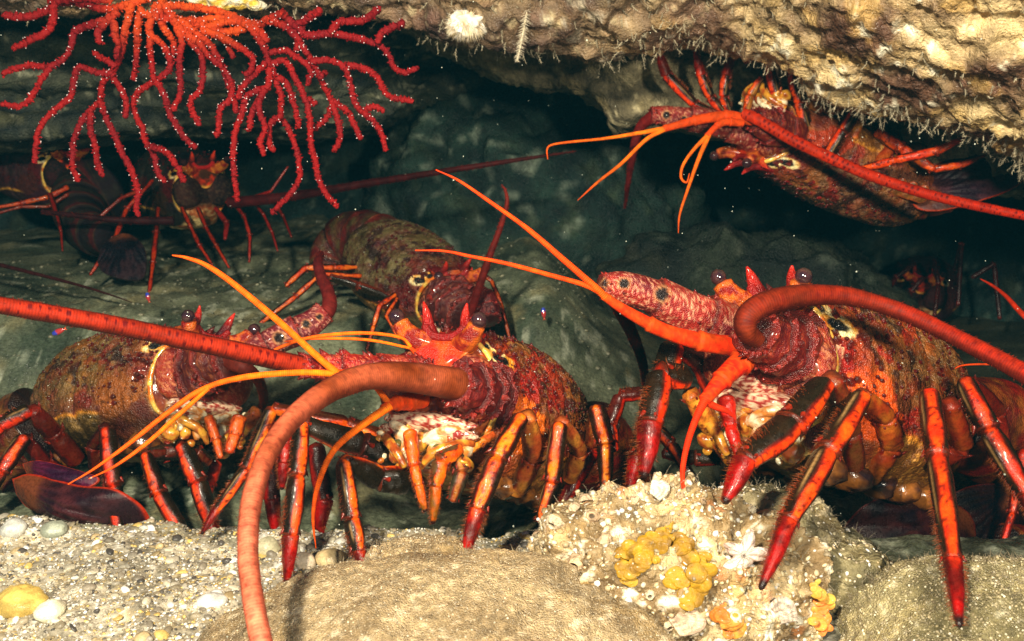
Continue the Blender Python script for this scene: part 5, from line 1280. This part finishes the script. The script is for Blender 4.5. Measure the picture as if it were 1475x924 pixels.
o = yg.build("yellow_crust", M_crust); tag(o, "bright yellow and white crust on the top edge, just right of the sea fan's root", "growth")

# tufts on the front rocks
def fuzz_on(name, clouds, K, l0, l1, col, seed, parent=None):
    rs = np.random.default_rng(seed); mb = MB()
    for (p, f) in clouds:
        n = vnormals(p, f); x, y, d = proj(p)
        toward = np.sum(n * nrm(C0 - p), -1)
        ok = np.where((toward > -0.25) & (x > -50) & (x < 1530) & (y < 960) & (y > 600))[0]
        if len(ok) == 0: continue
        w = 0.15 + sst(0.5, 0.0, toward[ok]) ; w /= w.sum()
        i = rs.choice(ok, K, p=w)
        tufts(mb, p[i], n[i] + [0, 0, .35], rs.uniform(l0, l1, K), col, rs, 4, 0.00016, wild=0.5)
    o = mb.build(name, M_hydroid); tag(o, kind="stuff"); return o
fuzz_on("hydroid_fuzz", [(BP1, BF1), (BP1b, BF1b), (BP3, BF3)], 700, 0.0012, 0.005, (0.34, 0.27, 0.17), 5)
fuzz_on("hydroid_fuzz", [(BP2, BF2), (BP4, BF4), (BP5, BF5)], 420, 0.002, 0.008, (0.42, 0.36, 0.25), 6)

# ------------------------------------------------------------------ crusted rock: sponge, shells, barnacles
yel = lambda v: mixc((0.42, 0.23, 0.008), (0.22, 0.11, 0.006), 0.5 + 2 * fbm(v, 120, 3, 9))
def patch(name, pts, clouds, mat, colf, label=None, cat=None, parent=None, seed=3):
    rs = np.random.default_rng(seed); m = MB()
    s = spline(np.array([[x, y, 0, r] for x, y, r in pts], float), 15)
    for (x, y, _, r) in s:
        for k in range(2):
            x1, y1 = x + rs.normal(0, r * .35), y + rs.normal(0, r * .3)
            q = onto(x1, y1, *clouds); n = nrm(C0 - q + rs.normal(0, .08, 3)); R0 = px2m(r * rs.uniform(.5, .8), .53)
            u = nrm(np.cross(n, Uv + rs.normal(0, .3, 3))); v = np.cross(n, u)
            ell(m, q - n * R0 * .06, np.array([u * R0, v * R0 * rs.uniform(.6, .9), n * R0 * .17]), colf, 26, 36, 0.35, seed, 90)
    o = m.build(name, mat, parent)
    return tag(o, label, cat)
sp = empty("yellow_sponge", onto(950, 800, BP2), "lumpy bright yellow sponge in folds on the pale crusted rock", "sponge")
patch("lobe", [(962, 762, 9), (942, 780, 19), (916, 794, 18), (892, 798, 12)], [BP2], M_sponge, yel, parent=sp, seed=3)
patch("lobe", [(946, 804, 9), (922, 815, 14), (903, 824, 16), (902, 840, 12)], [BP2], M_sponge, yel, parent=sp, seed=4)
patch("lobe", [(960, 768, 9), (974, 784, 17), (993, 796, 21), (1003, 812, 20), (1008, 834, 24), (992, 848, 26), (974, 836, 18), (971, 824, 12)], [BP2], M_sponge, yel, parent=sp, seed=5)
og = lambda v: mixc((0.55, 0.13, 0.012), (0.50, 0.24, 0.03), 0.5 + 2.4 * fbm(v, 200, 3, 9))
patch("orange_sponge", [(1035, 880, 9), (1045, 892, 17), (1058, 904, 14), (1048, 914, 9)], [BP2], M_sponge, og, "small orange sponge patch low on the pale crusted rock", "sponge")
patch("orange_sponge", [(1172, 845, 8), (1186, 862, 14), (1180, 885, 15), (1186, 910, 12)], [BP4, BP2], M_sponge, lambda v: mixc((0.72, 0.20, 0.03), (0.55, 0.36, 0.05), 0.5 + 2.4 * fbm(v, 150, 3, 19)), "knobbly orange sponge beside the gap, right of the pale crusted rock", "sponge")

# barnacles and tube mouths
def cup(mb, c, n, r, h, col, rs, ridges=7):
    ref = np.array([0, 0, 1.0]) if abs(n[2]) < .9 else np.array([1.0, 0, 0])
    x_ = nrm(np.cross(n, ref)); y_ = np.cross(n, x_)
    prof_ = [(1.0, -.25), (.92, .1), (.72, .6), (.60, .95), (.50, 1.0), (.40, .8), (.30, .3), (.02, .2)]
    a = np.arange(22) / 22 * 2 * math.pi; e = rs.uniform(.75, 1); ph = rs.random() * 6
    rows = []; cl = []
    for k, (q, hh) in enumerate(prof_):
        rr = r * q * (1 + 0.09 * np.sin(a * ridges + ph) * (k < 5)) 
        rows.append(c + rr[:, None] * (np.cos(a)[:, None] * x_ + e * np.sin(a)[:, None] * y_) + n * h * hh)
        cl.append(np.tile(np.array(col) * (0.25 if k >= 6 else 1.0) * rs.uniform(.9, 1.1), (22, 1)))
    mb.add(np.array(rows), grid_faces(len(prof_), 22, True), None, np.array(cl).reshape(-1, 3))
N2 = vnormals(BP2, BF2); x2, y2, d2 = proj(BP2); tw = np.sum(N2 * nrm(C0 - BP2), -1)
ok = np.where((tw > 0.1) & (y2 < 940))[0]
rs = np.random.default_rng(12)
mb_ = MB()
for i in rs.choice(ok, 48):
    r = rs.uniform(0.0012, 0.0042) if rs.random() < .85 else rs.uniform(.004, .0065)
    c_ = mixc((0.80, 0.72, 0.55), (0.60, 0.42, 0.26), rs.random())
    cup(mb_, BP2[i], nrm(N2[i] + rs.normal(0, .25, 3)), r, r * rs.uniform(.5, 1.1), c_, rs)
o = mb_.build("barnacles", M_crust, bo2); o["kind"] = "stuff"
# grit, shell bits and small worm tubes on it
def grit(name, cloud, N, Kk, s0, s1, cols, seed, parent=None, ymax=960, sub=1, flat=.6, kind="stuff"):
    rs = np.random.default_rng(seed); x, y, d = proj(cloud); tw = np.sum(N * nrm(C0 - cloud), -1)
    ok = np.where((tw > -0.05) & (y < ymax) & (x > -40) & (x < 1520))[0]
    i = rs.choice(ok, Kk); v, f = ico(sub)
    n = nrm(N[i] + rs.normal(0, .3, (Kk, 3))); ref = nrm(rs.normal(0, 1, (Kk, 3))); x_ = nrm(np.cross(n, ref)); y_ = np.cross(n, x_)
    s = np.exp(rs.uniform(math.log(s0), math.log(s1), Kk)); e = rs.uniform(.5, 1, (Kk, 1)); fl = rs.uniform(.3, 1, (Kk, 1)) * flat
    V = cloud[i][:, None] + s[:, None, None] * (v[None, :, 0:1] * x_[:, None] + v[None, :, 1:2] * (y_ * e)[:, None] + v[None, :, 2:3] * (n * fl)[:, None]) * (1 + 0.25 * rs.random((Kk, len(v), 1)))
    cc = np.array(cols)[rs.integers(0, len(cols), Kk)] * rs.uniform(.6, 1.15, (Kk, 1))
    m = MB(); m.add(V.reshape(-1, 3), None, (f[None] + (np.arange(Kk) * len(v))[:, None, None]).reshape(-1, 3), np.repeat(cc[:, None], len(v), 1).reshape(-1, 3))
    o = m.build(name, M_stone, parent); 
    if kind: o["kind"] = kind
    return o
GC = [(0.74, 0.66, 0.50), (0.60, 0.48, 0.30), (0.55, 0.42, 0.24), (0.80, 0.70, 0.45), (0.30, 0.24, 0.15), (0.92, 0.9, 0.85)]
grit("shell_grit", BP2, N2, 3200, 0.0004, 0.0022, GC, 21, bo2)
N1 = vnormals(BP1, BF1); grit("sand_grains", BP1, N1, 5200, 0.00022, 0.0007, [(0.42, 0.35, 0.22), (0.55, 0.45, 0.3), (0.3, 0.24, 0.15), (0.6, 0.52, 0.38)], 22, bo1)
N1b = vnormals(BP1b, BF1b); grit("sand_grains", BP1b, N1b, 900, 0.0003, 0.0009, [(0.42, 0.35, 0.22), (0.6, 0.5, 0.35), (0.85, 0.78, 0.6)], 23, bo1b)
N3 = vnormals(BP3, BF3); grit("sand_grains", BP3, N3, 3800, 0.00025, 0.0011, [(0.40, 0.33, 0.18), (0.5, 0.42, 0.25), (0.28, 0.22, 0.12), (0.5, 0.42, 0.26), (0.3, 0.25, 0.14), (0.75, 0.68, 0.5)], 24, bo3)
N4 = vnormals(BP4, BF4); grit("shell_grit", BP4, N4, 900, 0.0004, 0.0018, GC, 25, bo4)
N5 = vnormals(BP5, BF5); grit("shell_grit", BP5, N5, 900, 0.0004, 0.0018, GC, 26, bo5)

# pale star shaped shell fragment
m = MB(); c = onto(1072, 800, BP2, BP5); c = c + nrm(C0 - c) * 0.004
a = np.linspace(0, 2 * math.pi, 120, endpoint=False)
tips = [(-0.9, 0.5, 1.0), (0.35, 1.15, .9), (1.35, 0.1, 1.2), (-.1, -.6, .7), (-1.15, -1.15, 1.3)]
tp = [math.atan2(t[1], t[0]) for t in tips]; tl = [math.hypot(t[0], t[1]) for t in tips]
rad = np.full(120, 0.50)
for q, l in zip(tp, tl):
    da = np.abs((a - q + math.pi) % (2 * math.pi) - math.pi); rad = np.maximum(rad, 0.50 + (l - 0.50) * np.clip(1 - da / 0.62, 0, 1) ** 1.1)
rows = []
for k, (q, h) in enumerate(((1, -.0010), (1.0, .0003), (.7, .0022), (.35, .0030), (.02, .0034))):
    rows.append(c + rad[:, None] * q * 0.0125 * (np.cos(a)[:, None] * Xv + np.sin(a)[:, None] * Uv) + nrm(C0 - c) * (h + 0.0006 * np.sin(a * 13))[:, None])
rows = np.array(rows)
m.add(rows, grid_faces(5, 120, True), None, mixc((0.88, 0.78, 0.70), (0.70, 0.52, 0.44), 0.4 + 1.5 * fbm(rows, 200, 2, 3)).reshape(-1, 3))
o = m.build("shell_fragment", M_crust); tag(o, "pale pink star shaped shell fragment on the crusted rock, left of a red leg tip", "shell")
def scallop(px, py, sx, sy, rot, colr, label, clouds=(BP2,)):
    c = onto(px, py, *clouds); c = c + nrm(C0 - c) * 0.002
    n = nrm(C0 - c + Uv * .2); u = math.cos(rot) * Xv + math.sin(rot) * Uv; v = np.cross(n, u)
    Aa, Rr = np.meshgrid(np.linspace(-1.25, 1.25, 60), np.linspace(0.03, 1, 24), indexing='ij')
    h = 0.45 * np.sin(np.clip(Rr, 0, 1) * math.pi * .62 + .2) * np.cos(Aa * .8) + 0.03 * np.cos(Aa * 26) * Rr
    p = c + sx * (Rr * np.cos(Aa) - .5)[..., None] * u + sy * (Rr * np.sin(Aa))[..., None] * v + (h * sy)[..., None] * n - n * sy * .2
    cc = mixc(colr, np.array(colr) * .6, 0.5 + .5 * np.cos(Rr * 26) + fbm(p, 250, 2, 3))
    m = MB(); m.add(p, grid_faces(60, 24), None, cc.reshape(-1, 3)); m.add(p - n * 0.0012, grid_faces(60, 24), None, cc.reshape(-1, 3) * .7)
    o = m.build("clam_shell", M_crust); return tag(o, label, "shell")
scallop(990, 895, .020, .009, -0.15, (0.78, 0.58, 0.42), "ribbed pinkish tan clam shell at the foot of the crusted rock, below the yellow sponge")
scallop(1128, 880, .014, .010, 1.3, (0.80, 0.66, 0.55), "upright pale clam shell on the right flank of the crusted rock")
scallop(950, 705, .012, .007, 0.3, (0.82, 0.74, 0.6), "cream shell on the very top of the crusted rock", (BP2,))

# ------------------------------------------------------------------ sand: grains, gravel, single stones
def on_floor(px, py):
    r = P(px, py, 1.0) - C0; t = 0.3
    for k in range(400):
        q = C0 + r * t
        if q[2] < floor_z(np.array([q[0]]), np.array([q[1]]))[0]: break
        t += 0.004
    return C0 + r * t
Kk = 40000
rs = np.random.default_rng(31)
gx = rs.uniform(-0.44, 0.02, Kk); gy = 0.40 + 0.25 * rs.random(Kk) ** 1.1
gz = floor_z(gx, gy)
cloud = np.stack([gx, gy, gz], 1); Nf = np.tile([[0, 0, 1.0]], (Kk, 1))
GS = [(0.80, 0.77, 0.68), (0.62, 0.56, 0.42), (0.50, 0.38, 0.20), (0.70, 0.50, 0.16), (0.10, 0.09, 0.08), (0.92, 0.91, 0.88), (0.42, 0.38, 0.30), (0.28, 0.24, 0.18), (0.5, 0.44, 0.33), (0.36, 0.30, 0.2)]
grit("fine_gravel", cloud, Nf, 34000, 0.0004, 0.0015, GS, 41, ymax=1000, flat=.8)
grit("coarse_gravel", cloud, Nf, 900, 0.0015, 0.0040, GS, 42, ymax=1000, sub=2, flat=.7)
# dull gravel farther back on the shelf
bx = rs.uniform(-0.7, 0.1, 4000); by = rs.uniform(0.74, 1.25, 4000)
grit("shelf_gravel", np.stack([bx, by, floor_z(bx, by)], 1), np.tile([[0, 0, 1.0]], (4000, 1)), 1800, 0.0008, 0.0035, [(0.14, 0.15, 0.10), (0.20, 0.20, 0.13), (0.28, 0.27, 0.18), (0.08, 0.09, 0.06)], 43, ymax=1000, flat=.6)
def stone(px, py, rx, ry, rz, colr, label, seed):
    c = on_floor(px, py + rz * 900); m = MB()
    ell(m, c + [0, 0, rz * .5], np.diag([rx, ry, rz]), lambda p: mixc(colr, np.array(colr) * 0.6, 0.4 + 1.6 * fbm(p, 130, 3, seed)), 30, 44, 0.35, seed, 70)
    o = m.build("stone", M_stone); return tag(o, label, "stone")
stone(34, 868, .015, .012, .008, (0.80, 0.56, 0.14), "flat yellow stone on the sand in the bottom left corner", 3)
stone(72, 884, .008, .008, .006, (0.92, 0.86, 0.62), "rounded cream white pebble touching the flat yellow stone", 4)
stone(18, 764, .008, .008, .007, (0.85, 0.85, 0.78), "white round pebble at the left edge below the purple tail fan", 5)
stone(80, 764, .009, .008, .006, (0.50, 0.54, 0.42), "grey green pebble at the back edge of the sand, under the purple tail fan", 6)
stone(438, 812, .007, .006, .007, (0.82, 0.68, 0.50), "pinkish cream stone between the middle lobster's two front left legs", 7)
stone(386, 792, .008, .007, .008, (0.70, 0.64, 0.42), "glassy yellowish stone just right of the thick pink antenna", 8)
stone(305, 866, .009, .007, .004, (0.78, 0.76, 0.70), "flat pale grey pebble left of the thick pink antenna", 9)
stone(478, 805, .010, .008, .006, (0.55, 0.42, 0.22), "brown stone in front of the small fuzzy rock", 10)

# ------------------------------------------------------------------ tiny blue headed reef fish
def fish(px, py, d, ang, label, s=1.0):
    s = s * .75
    root = empty("small_fish", P(px, py, d), label, "fish", "tiny blue and red fish")
    u = math.cos(ang) * Xv + math.sin(ang) * Uv; v = np.cross(u, Fv)
    t = np.linspace(0, 1, 30); q = P(px, py, d) + (t - .5)[:, None] * u * .013 * s
    r = .0019 * s * np.sin(np.clip(t * .9 + .08, 0, 1) * math.pi) ** .6 + .0003
    m = MB(); tube(m, q, r, 14, Fv, 1.4, lambda a, b, w_: mixc((0.03, 0.05, 0.40), (0.40, 0.03, 0.03), sst(.30, .45, a + .05 * np.sin(b * 3)) ))
    m.build("body", M_eye, root)
    m = MB(); e = P(px, py, d) + u * .0065 * s
    pts = np.array([e - u * .001, e + u * .003 * s + v * .002 * s, e + u * .002 * s, e + u * .003 * s - v * .002 * s])
    m.add(np.vstack([pts, pts + Fv * .0004]), [[0, 1, 2, 3], [4, 7, 6, 5], [0, 4, 5, 1], [1, 5, 6, 2], [2, 6, 7, 3], [3, 7, 4, 0]], None, (0.6, 0.08, 0.03))
    m.build("tail", M_eye, root)
    m = MB(); ell(m, P(px, py, d) - u * .0048 * s - Fv * .0014 * s, np.eye(3) * .0005 * s, (0.01, 0.01, 0.01), 8, 10)
    m.build("eye", M_eye, root)
fish(783, 451, .93, -1.45, "tiny blue headed red fish on the boulder right of the middle lobster's horns")
fish(84, 478, .78, 0.4, "tiny dark blue and red fish above the left lobster's back")
fish(213, 428, .90, -1.3, "tiny red and purple fish on the shelf behind the left lobster's horns", .8)

# ------------------------------------------------------------------ specks drifting in the water
rs = np.random.default_rng(61); k = 420
sp_ = np.array([P(rs.uniform(0, 1475), rs.uniform(0, 924), dd) for dd in rs.uniform(.42, 1.25, k)])
v, f = ico(1); sz = rs.uniform(0.00015, 0.00038, k)
m = MB(); m.add((sp_[:, None] + v[None] * sz[:, None, None]).reshape(-1, 3), None, (f[None] + (np.arange(k) * len(v))[:, None, None]).reshape(-1, 3), (0.6, 0.65, 0.55))
o = m.build("drifting_specks", M_polyp); tag(o, kind="stuff")
# ------------------------------------------------------------------ green water between us and the far wall
hz = MB()
bx0, bx1, by0, by1, bz0, bz1 = -2.6, 3.4, -0.55, 2.6, -1.6, 1.6
vs = np.array([[x, y, z] for x in (bx0, bx1) for y in (by0, by1) for z in (bz0, bz1)])
hz.add(vs, [[0, 1, 3, 2], [4, 6, 7, 5], [0, 4, 5, 1], [2, 3, 7, 6], [0, 2, 6, 4], [1, 5, 7, 3]])
mh = bpy.data.materials.new("sea_water_haze"); mh.use_nodes = True
n_ = mh.node_tree.nodes; n_.remove(n_["Principled BSDF"])
pv = n_.new("ShaderNodeVolumePrincipled"); pv.inputs["Color"].default_value = (0.02, 0.17, 0.25, 1)
pv.inputs["Density"].default_value = 0.04
pv.inputs["Absorption Color"].default_value = (0.25, 0.62, 0.60, 1)
mh.node_tree.links.new(pv.outputs[0], n_["Material Output"].inputs["Volume"])
o = hz.build("haze", mh, smooth=False); tag(o, kind="stuff")
